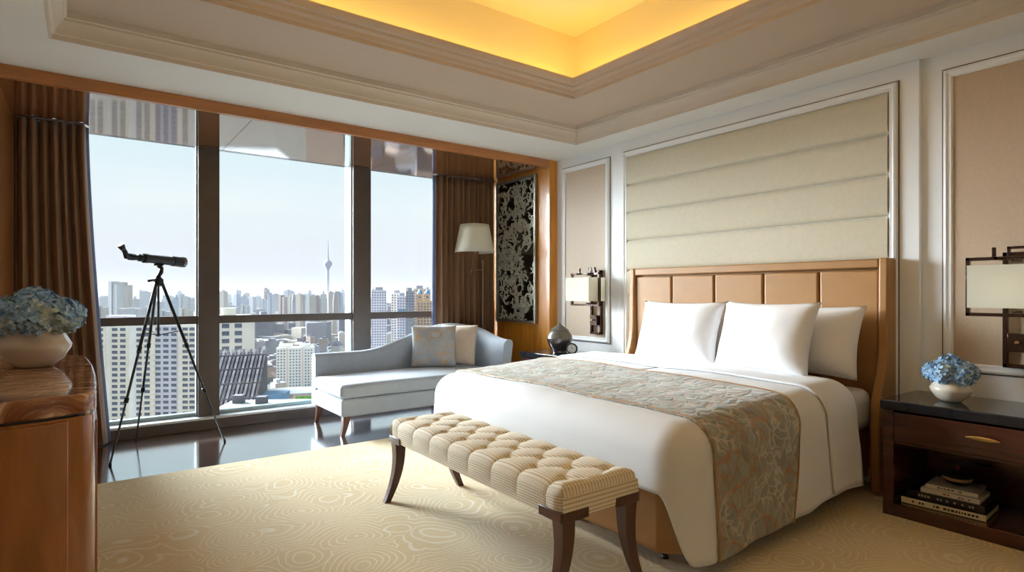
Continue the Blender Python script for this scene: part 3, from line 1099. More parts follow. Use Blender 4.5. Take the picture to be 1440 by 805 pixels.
def cushion_box(x0, x1, y0, y1, z0, z1, crown):
    mb = MB()
    n = 22
    def f(u, v):
        a, b = 2 * u - 1, 2 * v - 1
        return (lerp(x0, x1, u), lerp(y0, y1, v), z1 + crown * (1 - a ** 4) * (1 - b ** 4))
    mb.grid(f, n, n)
    ring = [i * n for i in range(n)] + [(n - 1) * n + j for j in range(1, n)] + [i * n + n - 1 for i in range(n - 2, -1, -1)] + [j for j in range(n - 2, 0, -1)]
    o = len(mb.v)
    mb.v += [Vector((mb.v[i].x, mb.v[i].y, z0)) for i in ring]
    m = len(ring)
    mb.f += [(ring[k], ring[(k + 1) % m], o + (k + 1) % m, o + k) for k in range(m)]
    mb.f.append(tuple(range(o, o + m)))
    return mb


cushion_box(cx0, 3.34, cy0, 5.385, 0.318, 0.432, 0.022).build('seat_cushion', M['chaise'], ch, bevel=0.03, seg=4, smooth=True)
# curved back: sheet swept along the rear and round the right end
path = []
th_ = 0.055
for k in range(40):
    t = k / 39
    path.append((lerp(cx0 + 0.01, 3.20, t), cy1 - th_, 0, 1))
for k in range(1, 16):
    a = radians(lerp(90, 0, k / 15))
    path.append((3.20 + 0.215 * cos(a), cy1 - th_ - 0.215 + 0.215 * sin(a), cos(a), sin(a)))
for k in range(1, 20):
    t = k / 19
    path.append((3.415, lerp(cy1 - th_ - 0.215, cy0 + 0.06, t), 1, 0))
L = [0]
for a, b in zip(path, path[1:]):
    L.append(L[-1] + hypot(a[0] - b[0], a[1] - b[1]))
def back_top(i):
    x, y = path[i][0], path[i][1]
    if i < 40:
        return 0.635 + 0.235 * smooth01((x - 2.15) / 1.0)
    e = (L[i] - L[39]) / (L[-1] - L[39])
    return 0.870 - 0.145 * smooth01(e * 1.05)
bk = MB()
vs = []
SEC = [(-1, 0), (-1, 0.2), (-1, 0.4), (-1, 0.6), (-1, 0.8), (-1, 0.93), (-0.75, 0.98), (-0.3, 1.0), (0.3, 1.0), (0.75, 0.98), (1, 0.93), (1, 0.6), (1, 0.3), (1, 0)]
for i, (x, y, nx, ny) in enumerate(path):
    zt_ = back_top(i)
    e = smooth01((L[i] - L[39]) / 0.5) if i >= 39 else 0
    for o_, h_ in SEC:
        flare = 0.05 * e * h_ ** 2
        vs.append((x + nx * (o_ * th_ + flare), y + ny * (o_ * th_ + flare), lerp(0.165, zt_, h_)))
m = len(SEC)
fs = [(i * m + k, i * m + (k + 1) % m, (i + 1) * m + (k + 1) % m, (i + 1) * m + k) for i in range(len(path) - 1) for k in range(m)]
fs += [tuple(range(m)), tuple(range((len(path) - 1) * m, len(path) * m))]
bk.add(vs, fs).build('curved_back', M['chaise'], ch, smooth=True, angle=50)
for x, y, ox in ((1.775, 4.765, -1), (1.775, 5.44, -1), (3.37, 4.765, 1), (3.37, 5.44, 1)):
    rows = []
    ns = 8
    for k in range(ns + 1):
        t = k / ns
        z = lerp(0.17, 0, t)
        w_ = lerp(0.032, 0.016, t)
        fl = 0.05 * t * t
        rows += [(x + ox * fl * 0.6 + a * w_, y - 0.0 + b * w_, z) for a, b in ((-1, -1), (1, -1), (1, 1), (-1, 1))]
    fs = [(3, 2, 1, 0), tuple(range(ns * 4, ns * 4 + 4))] + [(k * 4 + a, k * 4 + (a + 1) % 4, (k + 1) * 4 + (a + 1) % 4, (k + 1) * 4 + a) for k in range(ns) for a in range(4)]
    MB().add(rows, fs).build('leg', M['chaise_leg'], ch, bevel=0.003)

pillow('cushion', M['brocade'], 0.45, 0.43, 0.15, Vector((2.84, 5.19, 0.665)), RZ(-30) @ RX(-14), 'square blue and gold brocade cushion on the chaise', 'cushion', seed=5, pinch=0.05)
pillow('cushion', M['beige_cushion'], 0.42, 0.42, 0.15, Vector((3.10, 5.17, 0.665)), RZ(-52) @ RX(-14), 'plain beige cushion behind the blue patterned one on the chaise', 'cushion', seed=6, pinch=0.05)


# ---- curtains
def curtain(x0, x1, x0b, x1b, y, z0, z1, folds, lab, lin_side):
    th = thing('curtain', lab, 'curtain', ((x0 + x1) / 2, y, z0), 'floor length brown curtains')
    def f(off):
        def g(u, v):
            xt, xb = lerp(x0, x1, u), lerp(x0b, x1b, u)
            s = v ** 1.4
            x = lerp(xt, xb, s)
            ph = u * folds * 2 * pi + 0.5 * sin(u * 9)
            amp = lerp(0.030, 0.045, v)
            return (x + 0.012 * sin(2 * ph) * v, y - off + amp * sin(ph) + 0.012 * sin(ph * 0.37 + 2), lerp(z1, z0, v))
        return g
    c = MB().grid(f(0), folds * 12, 24).build('cloth', M['curtain'], th, smooth=True, angle=180)
    s = c.modifiers.new('thick', 'SOLIDIFY')
    s.thickness = 0.006
    # lining shown along the glass-side edge
    ux = 1.0 if lin_side > 0 else 0.0
    g = f(0)
    def h(u, v):
        p = Vector(g(ux, v))
        return (p.x + lin_side * (0.002 + 0.024 * u), p.y + 0.012 + 0.035 * u, p.z)
    l_ = MB().grid(h, 4, 24).build('lining', M['lining'], th, smooth=True, angle=180)
    s = l_.modifiers.new('thick', 'SOLIDIFY')
    s.thickness = 0.004
    MB().box(x0, x1, y - 0.012, y + 0.012, z1 - 0.002, z1 + 0.008).build('track', M['mullion'], th)
    return th


curtain(AX0 + 0.02, 0.010, AX0 + 0.02, 0.150, 5.60, 0.015, ZA - 0.010, 7, 'long brown curtain hanging at the left end of the windows behind the dresser', 1)
curtain(3.115, AX1 - 0.03, 3.10, AX1 - 0.03, 5.62, 0.015, ZA - 0.010, 11, 'long brown curtain hanging behind the floor lamp', -1)

# ---- floor lamp
fl = thing('floor_lamp', 'slim floor lamp with ivory drum shade on a curved arm behind the chaise', 'floor lamp', (3.66, 5.54, 0))
px, py = 3.66, 5.54
MB().lathe([(0.13, 0), (0.13, 0.012), (0.10, 0.022), (0.02, 0.03), (0.014, 0.06)], (px, py, 0), 28).build('base', M['pole'], fl, smooth=True)
MB().tube([(px, py, 0.02), (px, py, 1.535)], 0.011, 12).build('pole', M['pole'], fl, smooth=True)
MB().lathe([(0.016, 0), (0.02, 0.01), (0.012, 0.03), (0.006, 0.045)], (px, py, 1.53), 12).build('finial', M['pole'], fl, smooth=True)
shx, shy = 3.50, 5.46
arm = []
for k in range(22):
    t = k / 21
    arm.append((lerp(px, shx - 0.035, smooth01(t * 1.4)) + (0.035 if t > 0.7 else 0) * smooth01((t - 0.7) / 0.3), lerp(py, shy, smooth01(t * 1.4)), 1.44 + 0.02 * sin(t * 6) + 0.24 * smooth01((t - 0.62) / 0.38)))
MB().tube(arm, 0.007, 8).build('arm', M['pole'], fl, smooth=True)
MB().tube([(shx - 0.035, shy, 1.46), (shx - 0.05, shy, 1.43), (shx - 0.055, shy, 1.40)], [0.007, 0.006, 0.003], 8).build('arm_scroll', M['pole'], fl, smooth=True)
sh = MB()
nS = 40
def shade_fn(ro):
    return lambda u, v: (shx + (lerp(0.222, 0.160, v) - ro) * cos(2 * pi * u), shy + (lerp(0.222, 0.160, v) - ro) * sin(2 * pi * u), lerp(1.645, 1.955, v))
sh.grid(shade_fn(0), nS, 6, cu=True)
so_ = sh.build('lamp_shade', M['shade'], fl, smooth=True)
s = so_.modifiers.new('thick', 'SOLIDIFY')
s.thickness = 0.004
MB().lathe([(0.012, 1.66), (0.012, 1.75), (0.018, 1.755)], (shx, shy, 0), 14).build('bulb_holder', M['pole'], fl, smooth=True)
MB().lathe([(0.014, 1.756), (0.028, 1.79), (0.032, 1.83), (0.018, 1.86)], (shx, shy, 0), 14).build('bulb', M['bulb'], fl, smooth=True)
sp = MB().tube([(shx, shy, 1.86), (shx, shy, 1.962)], 0.004, 8)
for k in range(3):
    a = 2 * pi * k / 3
    sp.tube([(shx, shy, 1.945), (shx + 0.158 * cos(a), shy + 0.158 * sin(a), 1.945)], 0.003, 6)
sp.build('spider', M['pole'], fl, smooth=True)
MB().lathe([(0.006, 1.955), (0.014, 1.962), (0.016, 1.972), (0.008, 1.985)], (shx, shy, 0), 12).build('shade_finial', M['pole'], fl, smooth=True)

# ---- pierced metal screen on the alcove side
sc_ = thing('metal_screen', 'pierced pewter screen of scrolling leaves set in the amber alcove wall', 'wall panel', (AX1 - 0.01, 5.2, 0.87))
ya, yb, za, zb = 4.845, 5.575, 0.87, 2.47
MB().box(AX1 - 0.004, AX1 - 0.0005, ya, yb, za, zb).build('backing', M['smoke'], sc_)
fm = MB()
xs = AX1 - 0.022
fm.box(AX1 - 0.034, AX1 - 0.0042, ya, ya + 0.028, za, zb).box(AX1 - 0.034, AX1 - 0.0042, yb - 0.028, yb, za, zb)
fm.box(AX1 - 0.034, AX1 - 0.0042, ya + 0.028, yb - 0.028, za, za + 0.028).box(AX1 - 0.034, AX1 - 0.0042, ya + 0.028, yb - 0.028, zb - 0.028, zb)
fm.build('screen_frame', M['pewter_frame'], sc_, bevel=0.003)
rs = random.Random(5)
fw = MB()
def clampyz(y, z):
    return (max(ya + 0.02, min(yb - 0.02, y)), max(za + 0.02, min(zb - 0.02, z)))
def ribbon(pts, w0, w1):
    n = len(pts)
    vs = []
    for i, (y, z) in enumerate(pts):
        a, b = pts[max(0, i - 1)], pts[min(n - 1, i + 1)]
        dy, dz = b[0] - a[0], b[1] - a[1]
        l = hypot(dy, dz) or 1
        ny_, nz_ = -dz / l, dy / l
        w = lerp(w0, w1, i / (n - 1)) / 2
        for s in (-1, 1):
            q = clampyz(y + s * ny_ * w, z + s * nz_ * w)
            vs += [(AX1 - 0.020, *q), (AX1 - 0.010, *q)]
    fs = []
    for i in range(n - 1):
        o = i * 4
        fs += [(o, o + 2, o + 6, o + 4), (o + 1, o + 5, o + 7, o + 3), (o, o + 4, o + 5, o + 1), (o + 2, o + 3, o + 7, o + 6)]
    fs += [(0, 1, 3, 2), (n * 4 - 4, n * 4 - 2, n * 4 - 1, n * 4 - 3)]
    fw.add(vs, fs)
def leafshape(y, z, ang, ln, wd):
    pts = [(0, 0), (0.25, 0.5), (0.55, 0.45), (1, 0), (0.6, -0.42), (0.28, -0.48)]
    q = []
    for a, b in pts:
        bend = 0.25 * a * a
        yy, zz = a * ln, (b * wd + bend * ln)
        q.append(clampyz(y + yy * cos(ang) - zz * sin(ang), z + yy * sin(ang) + zz * cos(ang)))
    fw.prism(q, AX1 - 0.021, AX1 - 0.010, 'x')
for k in range(150):
    y = rs.uniform(ya + 0.03, yb - 0.03)
    z = za + 0.03 + (zb - za - 0.06) * (k + rs.random()) / 150
    ang = rs.uniform(0, 2 * pi)
    cur = rs.choice((-1, 1)) * rs.uniform(3, 9)
    pts = []
    yy, zz = y, z
    for i in range(16):
        pts.append((yy, zz))
        yy += 0.018 * cos(ang)
        zz += 0.018 * sin(ang)
        ang += cur * 0.024 * (1 + i * 0.12)
        if i % 3 == 1:
            leafshape(yy, zz, ang + rs.choice((-1, 1)) * rs.uniform(0.5, 1.2), rs.uniform(0.030, 0.055), rs.uniform(0.013, 0.022))
    ribbon(pts, 0.009, 0.004)
fw.build('fretwork', M['pewter'], sc_)


# ---- telescope
ts = thing('telescope', 'black spotting telescope on a tall tripod before the windows', 'telescope', (0.47, 5.25, 0))
hub = Vector((0.470, 5.27, 1.285))
feet = [Vector((0.151, 4.915, 0.0)), Vector((0.916, 5.143, 0.0)), Vector((0.345, 5.60, 0.0))]
for i, f_ in enumerate(feet):
    d = (f_ - hub)
    o_ = Vector((d.x, d.y, 0)).normalized() * 0.022
    a = hub + o_
    lg = MB().tube([a, a.lerp(f_, 0.40)], 0.0115, 8).tube([a.lerp(f_, 0.38), a.lerp(f_, 0.68)], 0.009, 8).tube([a.lerp(f_, 0.66), f_ + Vector((0, 0, 0.01))], 0.0068, 8)
    l_ = lg.build('leg', M['black'], ts, smooth=True)
    for q in (0.39, 0.67):
        p = a.lerp(f_, q)
        MB(Matrix.Translation(p) @ d.to_track_quat('Z', 'Y').to_matrix().to_4x4()).lathe([(0.010, -0.02), (0.0155, -0.018), (0.0155, 0.018), (0.010, 0.02)], (0, 0, 0), 10).build('leg_clamp', M['black'], l_, smooth=True)
    MB().lathe([(0.009, 0), (0.011, 0.006), (0.008, 0.02)], (f_.x, f_.y, 0), 10).build('rubber_foot', M['black'], l_, smooth=True)
zsd = 0.90
stp = MB()
for f_ in feet:
    q = hub.lerp(f_, (hub.z - zsd) / hub.z)
    stp.tube([(hub.x, hub.y, zsd - 0.03), q], 0.004, 6)
stp.tube([(hub.x, hub.y, zsd - 0.04), (hub.x, hub.y, hub.z)], 0.009, 8)
stp.build('spreader', M['black'], ts, smooth=True)
MB().lathe([(0.02, -0.035), (0.034, -0.025), (0.036, 0.02), (0.02, 0.035), (0.016, 0.05)], hub, 14).build('tripod_head', M['black'], ts, smooth=True)
mn = MB().tube([hub + Vector((0, 0, 0.04)), hub + Vector((0.018, 0, 0.075)), hub + Vector((0.022, 0, 0.105)), hub + Vector((0.0, 0, 0.13))], [0.014, 0.017, 0.015, 0.02], 10)
mn.build('pan_mount', M['black'], ts, smooth=True)
MB().tube([hub + Vector((0.0, -0.01, 0.02)), hub + Vector((-0.07, -0.06, 0.005))], [0.006, 0.010], 8).build('pan_handle', M['black'], ts, smooth=True)
ax = Vector((0.80, 0.58, -0.035)).normalized()
tc_ = hub + Vector((0, 0, 0.172))
TM = Matrix.Translation(tc_) @ ax.to_track_quat('Z', 'Y').to_matrix().to_4x4()
tb = MB(TM).lathe([(0.026, -0.13), (0.036, -0.125), (0.036, -0.095), (0.032, -0.092), (0.034, 0.0), (0.036, 0.12), (0.041, 0.125), (0.043, 0.22), (0.040, 0.225)], (0, 0, 0), 24).build('tube', M['scope'], ts, smooth=True)
MB(TM).lathe([(0.041, 0.205), (0.0445, 0.208), (0.0445, 0.232), (0.037, 0.234), (0.034, 0.226)], (0, 0, 0), 24).build('lens_ring', M['lens'], tb, smooth=True)
MB(TM).lathe([(0.026, -0.135), (0.028, -0.165), (0.022, -0.17), (0.022, -0.20), (0.025, -0.205), (0.025, -0.245)], (0, 0, 0), 20).build('focus_ring', M['black'], tb, smooth=True)
e0 = tc_ - ax * 0.245
MB().tube([e0 + ax * 0.02, e0 - ax * 0.02, e0 - ax * 0.03 + Vector((0, 0, 0.03)), e0 - ax * 0.045 + Vector((0, 0, 0.05))], [0.022, 0.021, 0.017, 0.017], 14).build('prism_housing', M['black'], tb, smooth=True)
e1 = e0 - ax * 0.047 + Vector((0, 0, 0.052))
MB().tube([e1, e1 + Vector((-0.012, -0.008, 0.022)), e1 + Vector((-0.016, -0.01, 0.028))], [0.019, 0.025, 0.021], 14).build('eyepiece', M['black'], tb, smooth=True)
MB().box(hub.x - 0.03, hub.x + 0.035, hub.y - 0.012, hub.y + 0.012, hub.z + 0.125, hub.z + 0.140).build('shoe_plate', M['black'], ts, bevel=0.003)


# ---- vases with hydrangeas
def hydrangea(loc, r, rz, nh, seed, vase_mat, prof, lab_v, lab_f, zc):
    v = MB().lathe(prof, loc, 40)
    v.build('round_vase', vase_mat, smooth=True, angle=60, label=lab_v, cat='vase', group='round vases of blue hydrangeas')
    rr = random.Random(seed)
    bq = thing('hydrangea_bouquet', lab_f, 'flowers', (loc[0], loc[1], loc[2] + zc - rz), 'hydrangea bouquets')
    heads = [(0, 0, 1)] + [(cos(2 * pi * k / (nh - 1) + 0.4), sin(2 * pi * k / (nh - 1) + 0.4), 0.25) for k in range(nh - 1)]
    for hx, hy, hz in heads:
        d = Vector((hx, hy, hz)).normalized()
        hc = Vector((loc[0], loc[1], loc[2] + zc)) + Vector((d.x * r * 0.52, d.y * r * 0.52, (d.z * 0.50 - 0.10) * rz))
        hr = r * 0.50
        mb = MB()
        for k in range(80):
            zz = 1 - 2 * (k + 0.5) / 80
            a = k * 2.39996
            q = Vector((math.sqrt(1 - zz * zz) * cos(a), math.sqrt(1 - zz * zz) * sin(a), zz))
            p = hc + Vector((q.x * hr, q.y * hr, q.z * rz * 0.62)) * rr.uniform(0.92, 1.06)
            nrm = (q + Vector((rr.uniform(-.35, .35), rr.uniform(-.35, .35), rr.uniform(-.2, .5)))).normalized()
            fM = Matrix.Translation(p) @ nrm.to_track_quat('Z', 'Y').to_matrix().to_4x4() @ Matrix.Rotation(rr.uniform(0, 6.28), 4, 'Z')
            s = r * rr.uniform(0.135, 0.175)
            vs, fs = [fM @ Vector((0, 0, 0))], []
            for j in range(4):
                b = j * pi / 2
                ca, sa = cos(b), sin(b)
                pts = [(0.45, -0.42, 0.12), (0.95, -0.38, 0.26), (1.12, 0, 0.18), (0.95, 0.38, 0.26), (0.45, 0.42, 0.12)]
                o = len(vs)
                vs += [fM @ Vector(((x * ca - y * sa) * s, (x * sa + y * ca) * s, z * s)) for x, y, z in pts]
                fs.append((0, o, o + 1, o + 2))
                fs.append((0, o + 2, o + 3, o + 4))
            mb.add(vs, fs)
        mb.build('flower_head', M['petal'], bq)
        core = MB().lathe([(0.001, -rz * 0.5), (hr * 0.7, -rz * 0.3), (hr * 0.85, 0), (hr * 0.7, rz * 0.35), (0.001, rz * 0.5)], hc, 12)
        core.build('flower_core', M['leaf'], bq, smooth=True)
    st = MB()
    for k in range(5):
        a = k * 1.26
        st.tube([(loc[0] + 0.01 * cos(a), loc[1] + 0.01 * sin(a), loc[2] + 0.03), (loc[0] + r * 0.3 * cos(a), loc[1] + r * 0.3 * sin(a), loc[2] + zc)], 0.003, 6)
    st.build('stems', M['leaf'], bq)
    return bq


# ---- dresser at the left
dr = thing('dresser', 'amber wood dresser with thick glossy brown marble top at the left edge', 'dresser', (-0.36, 2.85, 0))
def rrect(x0, x1, y0, y1, r, n=6):
    pts = []
    for cx, cy, a0 in ((x1 - r, y0 + r, -90), (x1 - r, y1 - r, 0), (x0 + r, y1 - r, 90), (x0 + r, y0 + r, 180)):
        for k in range(n + 1):
            a = radians(a0 + 90 * k / n)
            pts.append((cx + r * cos(a), cy + r * sin(a)))
    return pts
tp = [(-0.75, 2.085), (-0.20, 2.095), (-0.08, 2.115), (0.000, 2.150), (0.026, 2.178), (0.034, 2.22), (0.038, 2.6), (0.032, 3.0), (0.012, 3.40), (0.0, 3.48), (-0.04, 3.515), (-0.75, 3.53)]
MB().prism(tp, 0.842, 0.90).build('marble_top', M['marble'], dr, bevel=0.006, seg=2)
bd = [(x - 0.012 if x > -0.7 else x, y + (0.012 if y < 2.6 else -0.012)) for x, y in tp]
MB().prism(bd, 0.834, 0.8418).build('shadow_gap', M['ink'], dr)
bod = [(x - 0.004 if x > -0.7 else x, y + (0.004 if y < 2.6 else -0.004)) for x, y in tp]
MB().prism(bod, 0.06, 0.8338).build('carcass', M['burl'], dr, bevel=0.004)
MB().prism([(x - 0.03 if x > -0.7 else x, y + (0.03 if y < 2.6 else -0.03)) for x, y in tp], 0.0, 0.06).build('plinth', M['mahogany'], dr)
# end panels proud of the carcass
MB().prism([(-0.73, 2.078), (-0.20, 2.088), (-0.08, 2.108), (-0.035, 2.127), (-0.035, 2.16), (-0.73, 2.12)], 0.075, 0.826).build('end_panel', M['burl'], dr, bevel=0.003)
for k in range(3):
    y0_ = 2.26 + k * 0.40
    d_ = MB().box(0.016, 0.0365, y0_, y0_ + 0.385, 0.10, 0.80).build('drawer_front', M['burl'], dr, bevel=0.003)
    MB().box(0.0365, 0.0372, y0_ + 0.12, y0_ + 0.26, 0.60, 0.612).build('handle', M['brass'], d_)
for x_, y_ in ((0.010, 2.146),):
    MB().lathe([(0.0, 0), (0.006, 0.001), (0.007, 0.008), (0.004, 0.012)], (x_, y_, 0.838), 10).build('stud', M['alu_light'], dr, smooth=True)

VP = [(0.045, 0.0), (0.062, 0.004), (0.092, 0.030), (0.118, 0.072), (0.1225, 0.090), (0.116, 0.102), (0.104, 0.125), (0.099, 0.142), (0.103, 0.156), (0.108, 0.164), (0.104, 0.165), (0.094, 0.150), (0.094, 0.13), (0.09, 0.04), (0.02, 0.01)]
hydrangea((-0.158, 3.05, 0.9), 0.165, 0.105, 7, 1, M['ceramic_l'], VP, 'pale taupe squat vase on the marble top of the dresser', 'mound of pale blue hydrangeas on the dresser', 0.205)


# ---- nightstands
def nightstand(y0, y1, lab, books):
    yc = (y0 + y1) / 2
    ns = thing('nightstand', lab, 'nightstand', (3.72, yc, 0), 'dark mahogany nightstands')
    xf = 3.475
    MB().prism([(xf - 0.012, y0 - 0.01), (3.96, y0 - 0.01), (3.96, y1 + 0.01), (xf - 0.012, y1 + 0.01)], 0.575, 0.627).build('stone_top', M['stone_black'], ns, bevel=0.006)
    body = MB()
    body.box(xf, 3.95, y0, y0 + 0.052, 0.0, 0.5745).box(xf, 3.95, y1 - 0.052, y1, 0.0, 0.5745)
    body.box(3.93, 3.95, y0 + 0.052, y1 - 0.052, 0.0, 0.5745)
    body.build('case', M['mahogany'], ns, bevel=0.003)
    MB().box(xf + 0.001, 3.93, y0 + 0.0525, y1 - 0.0525, 0.0, 0.08).build('shelf', M['mahogany'], ns, bevel=0.003)
    MB().box(xf + 0.002, 3.93, y0 + 0.0525, y1 - 0.0525, 0.400, 0.412).build('divider', M['mahogany'], ns)
    d = MB().box(xf - 0.004, 3.88, y0 + 0.054, y1 - 0.054, 0.414, 0.565).build('drawer', M['mahogany'], ns, bevel=0.003)
    hy = yc + 0.03
    h_ = MB(Matrix.Translation((xf - 0.022, hy, 0.500)))
    h_.grid(lambda u, v: (0.008 * cos(2 * pi * v) * max(0.04, sin(pi * u)) ** 0.6, lerp(-0.068, 0.068, u), 0.0125 * sin(2 * pi * v) * max(0.04, sin(pi * u)) ** 0.6), 20, 12, cv=True)
    h_.add([(0, -0.03, -0.004), (0.02, -0.03, -0.004), (0.02, -0.03, 0.004), (0, -0.03, 0.004), (0, -0.022, -0.004), (0.02, -0.022, -0.004), (0.02, -0.022, 0.004), (0, -0.022, 0.004)],
           [(3, 2, 1, 0), (4, 5, 6, 7), (0, 1, 5, 4), (1, 2, 6, 5), (2, 3, 7, 6), (3, 0, 4, 7)])
    h_.add([(0, 0.03, -0.004), (0.02, 0.03, -0.004), (0.02, 0.03, 0.004), (0, 0.03, 0.004), (0, 0.022, -0.004), (0.02, 0.022, -0.004), (0.02, 0.022, 0.004), (0, 0.022, 0.004)],
           [(3, 2, 1, 0), (4, 5, 6, 7), (0, 1, 5, 4), (1, 2, 6, 5), (2, 3, 7, 6), (3, 0, 4, 7)])
    h_.build('handle', M['brass'], d, smooth=True)
    return ns


nightstand(0.41, 1.35, 'dark mahogany nightstand with books, on the right of the bed', True)
nightstand(3.61, 4.58, 'dark mahogany nightstand beyond the bed carrying the urn', False)


def book(cx, cy, z, w, l, t, rot, cover, pages, lab, spine_ink=None):
    Mx = Matrix.Translation((cx, cy, z)) @ RZ(rot)
    b = thing('book', lab, 'book', (cx, cy, z), 'books stacked in the right nightstand')
    MB(Mx).box(-w / 2, w / 2, -l / 2, l / 2, 0, 0.003).build('cover', cover, b)
    MB(Mx).box(-w / 2, w / 2, -l / 2, l / 2, t - 0.003, t).build('cover', cover, b)
    MB(Mx).box(-w / 2 + 0.006, w / 2 - 0.004, -l / 2 + 0.004, l / 2 - 0.004, 0.003, t - 0.003).build('pages', pages, b)
    sp = MB(Mx).box(-w / 2, -w / 2 + 0.004, -l / 2, l / 2, 0.003, t - 0.003).build('spine', pages if spine_ink else cover, b)
    if spine_ink:
        rr = random.Random(int(z * 1000))
        lt = MB(Mx)
        y = l / 2 - 0.05
        while y > -l / 2 + 0.04:
            w_ = rr.uniform(0.006, 0.014)
            if rr.random() < 0.62:
                lt.box(-w / 2 - 0.0006, -w / 2, y - w_, y, t * 0.35, t * 0.65)
            y -= w_ + 0.005
        lt.build('lettering', spine_ink, sp, kind='stuff')
    return b


book(3.665, 1.105, 0.0805, 0.27, 0.36, 0.036, 3, M['ink'], M['paper'], 'large black book with cream spine, lowest of the stack', M['ink'])
book(3.675, 1.095, 0.117, 0.25, 0.33, 0.034, 1, M['ink'], M['ink'], 'black book second from the bottom of the stack', M['paper_g'])
book(3.665, 1.080, 0.1515, 0.20, 0.25, 0.022, 2, M['paper_w'], M['paper_w'], 'white book third from the bottom of the stack', M['red'])
book(3.680, 1.080, 0.174, 0.19, 0.22, 0.022, 4, M['paper_g'], M['paper_w'], 'pale grey book on top of the stack', M['ink'])
bw = thing('lidded_bowl', 'small black lidded bowl with tan band on the stacked books', 'bowl', (3.69, 1.08, 0.1965))
MB().lathe([(0.030, 0), (0.045, 0.006), (0.060, 0.018), (0.064, 0.026)], (3.69, 1.08, 0.1965), 28).build('bowl', M['ink'], bw, smooth=True)
MB().lathe([(0.064, 0.026), (0.066, 0.030), (0.066, 0.038), (0.062, 0.041)], (3.69, 1.08, 0.1965), 28).build('band', M['tan_rim'], bw, smooth=True)
MB().lathe([(0.062, 0.041), (0.050, 0.056), (0.026, 0.068), (0.010, 0.072)], (3.69, 1.08, 0.1965), 28).build('lid', M['ink'], bw, smooth=True)
MB().lathe([(0.006, 0.071), (0.011, 0.080), (0.012, 0.088), (0.005, 0.094)], (3.69, 1.08, 0.1965), 14).build('knob', M['red'], bw, smooth=True)

VP2 = [(r * 0.76, z * 0.76) for r, z in VP]
hydrangea((3.69, 1.107, 0.627), 0.120, 0.085, 6, 2, M['ceramic'], VP2, 'cream squat vase on the black nightstand top', 'mound of bright blue hydrangeas on the nightstand', 0.150)

# urn and clock on the far nightstand
ur = thing('lidded_urn', 'dark glazed urn with pagoda lid on the far nightstand', 'urn', (3.66, 4.21, 0.627))
uc = (3.66, 4.21, 0.627)
MB().lathe([(0.072, 0), (0.076, 0.004), (0.072, 0.018), (0.075, 0.03), (0.104, 0.070), (0.122, 0.120), (0.122, 0.140)], uc, 32).build('body', M['jar'], ur, smooth=True)
MB().lathe([(0.122, 0.140), (0.114, 0.175), (0.090, 0.208), (0.066, 0.222)], uc, 32).build('shoulder', M['jar_top'], ur, smooth=True)
MB().lathe([(0.086, 0.214), (0.088, 0.220), (0.060, 0.240), (0.030, 0.262), (0.012, 0.274), (0.008, 0.284), (0.002, 0.288)], uc, 32).build('lid', M['jar_top'], ur, smooth=True)
ck = thing('alarm_clock', 'small round black alarm clock beside the urn', 'clock', (3.65, 4.025, 0.627))
cd = Vector((-0.80, -0.60, 0.08)).normalized()
CM = Matrix.Translation((3.65, 4.025, 0.682)) @ cd.to_track_quat('Z', 'Y').to_matrix().to_4x4()
MB(CM).lathe([(0.040, -0.030), (0.050, -0.024), (0.052, 0.010), (0.048, 0.016), (0.042, 0.016), (0.040, 0.010)], (0, 0, 0), 32).build('case', M['black'], ck, smooth=True)
fc = MB(CM).lathe([(0.041, 0.008), (0.041, 0.011)], (0, 0, 0), 32).build('dial', M['clock_face'], ck)
MB(CM).box(-0.002, 0.002, 0, 0.026, 0.0112, 0.0125).box(0, 0.018, -0.002, 0.002, 0.0112, 0.0125).build('hands', M['ink'], fc)
MB().tube([(3.635, 4.05, 0.645), (3.63, 4.06, 0.627)], 0.006, 8).build('foot', M['black'], ck)
MB().tube([(3.665, 4.0, 0.645), (3.67, 3.99, 0.627)], 0.006, 8).build('foot', M['black'], ck)


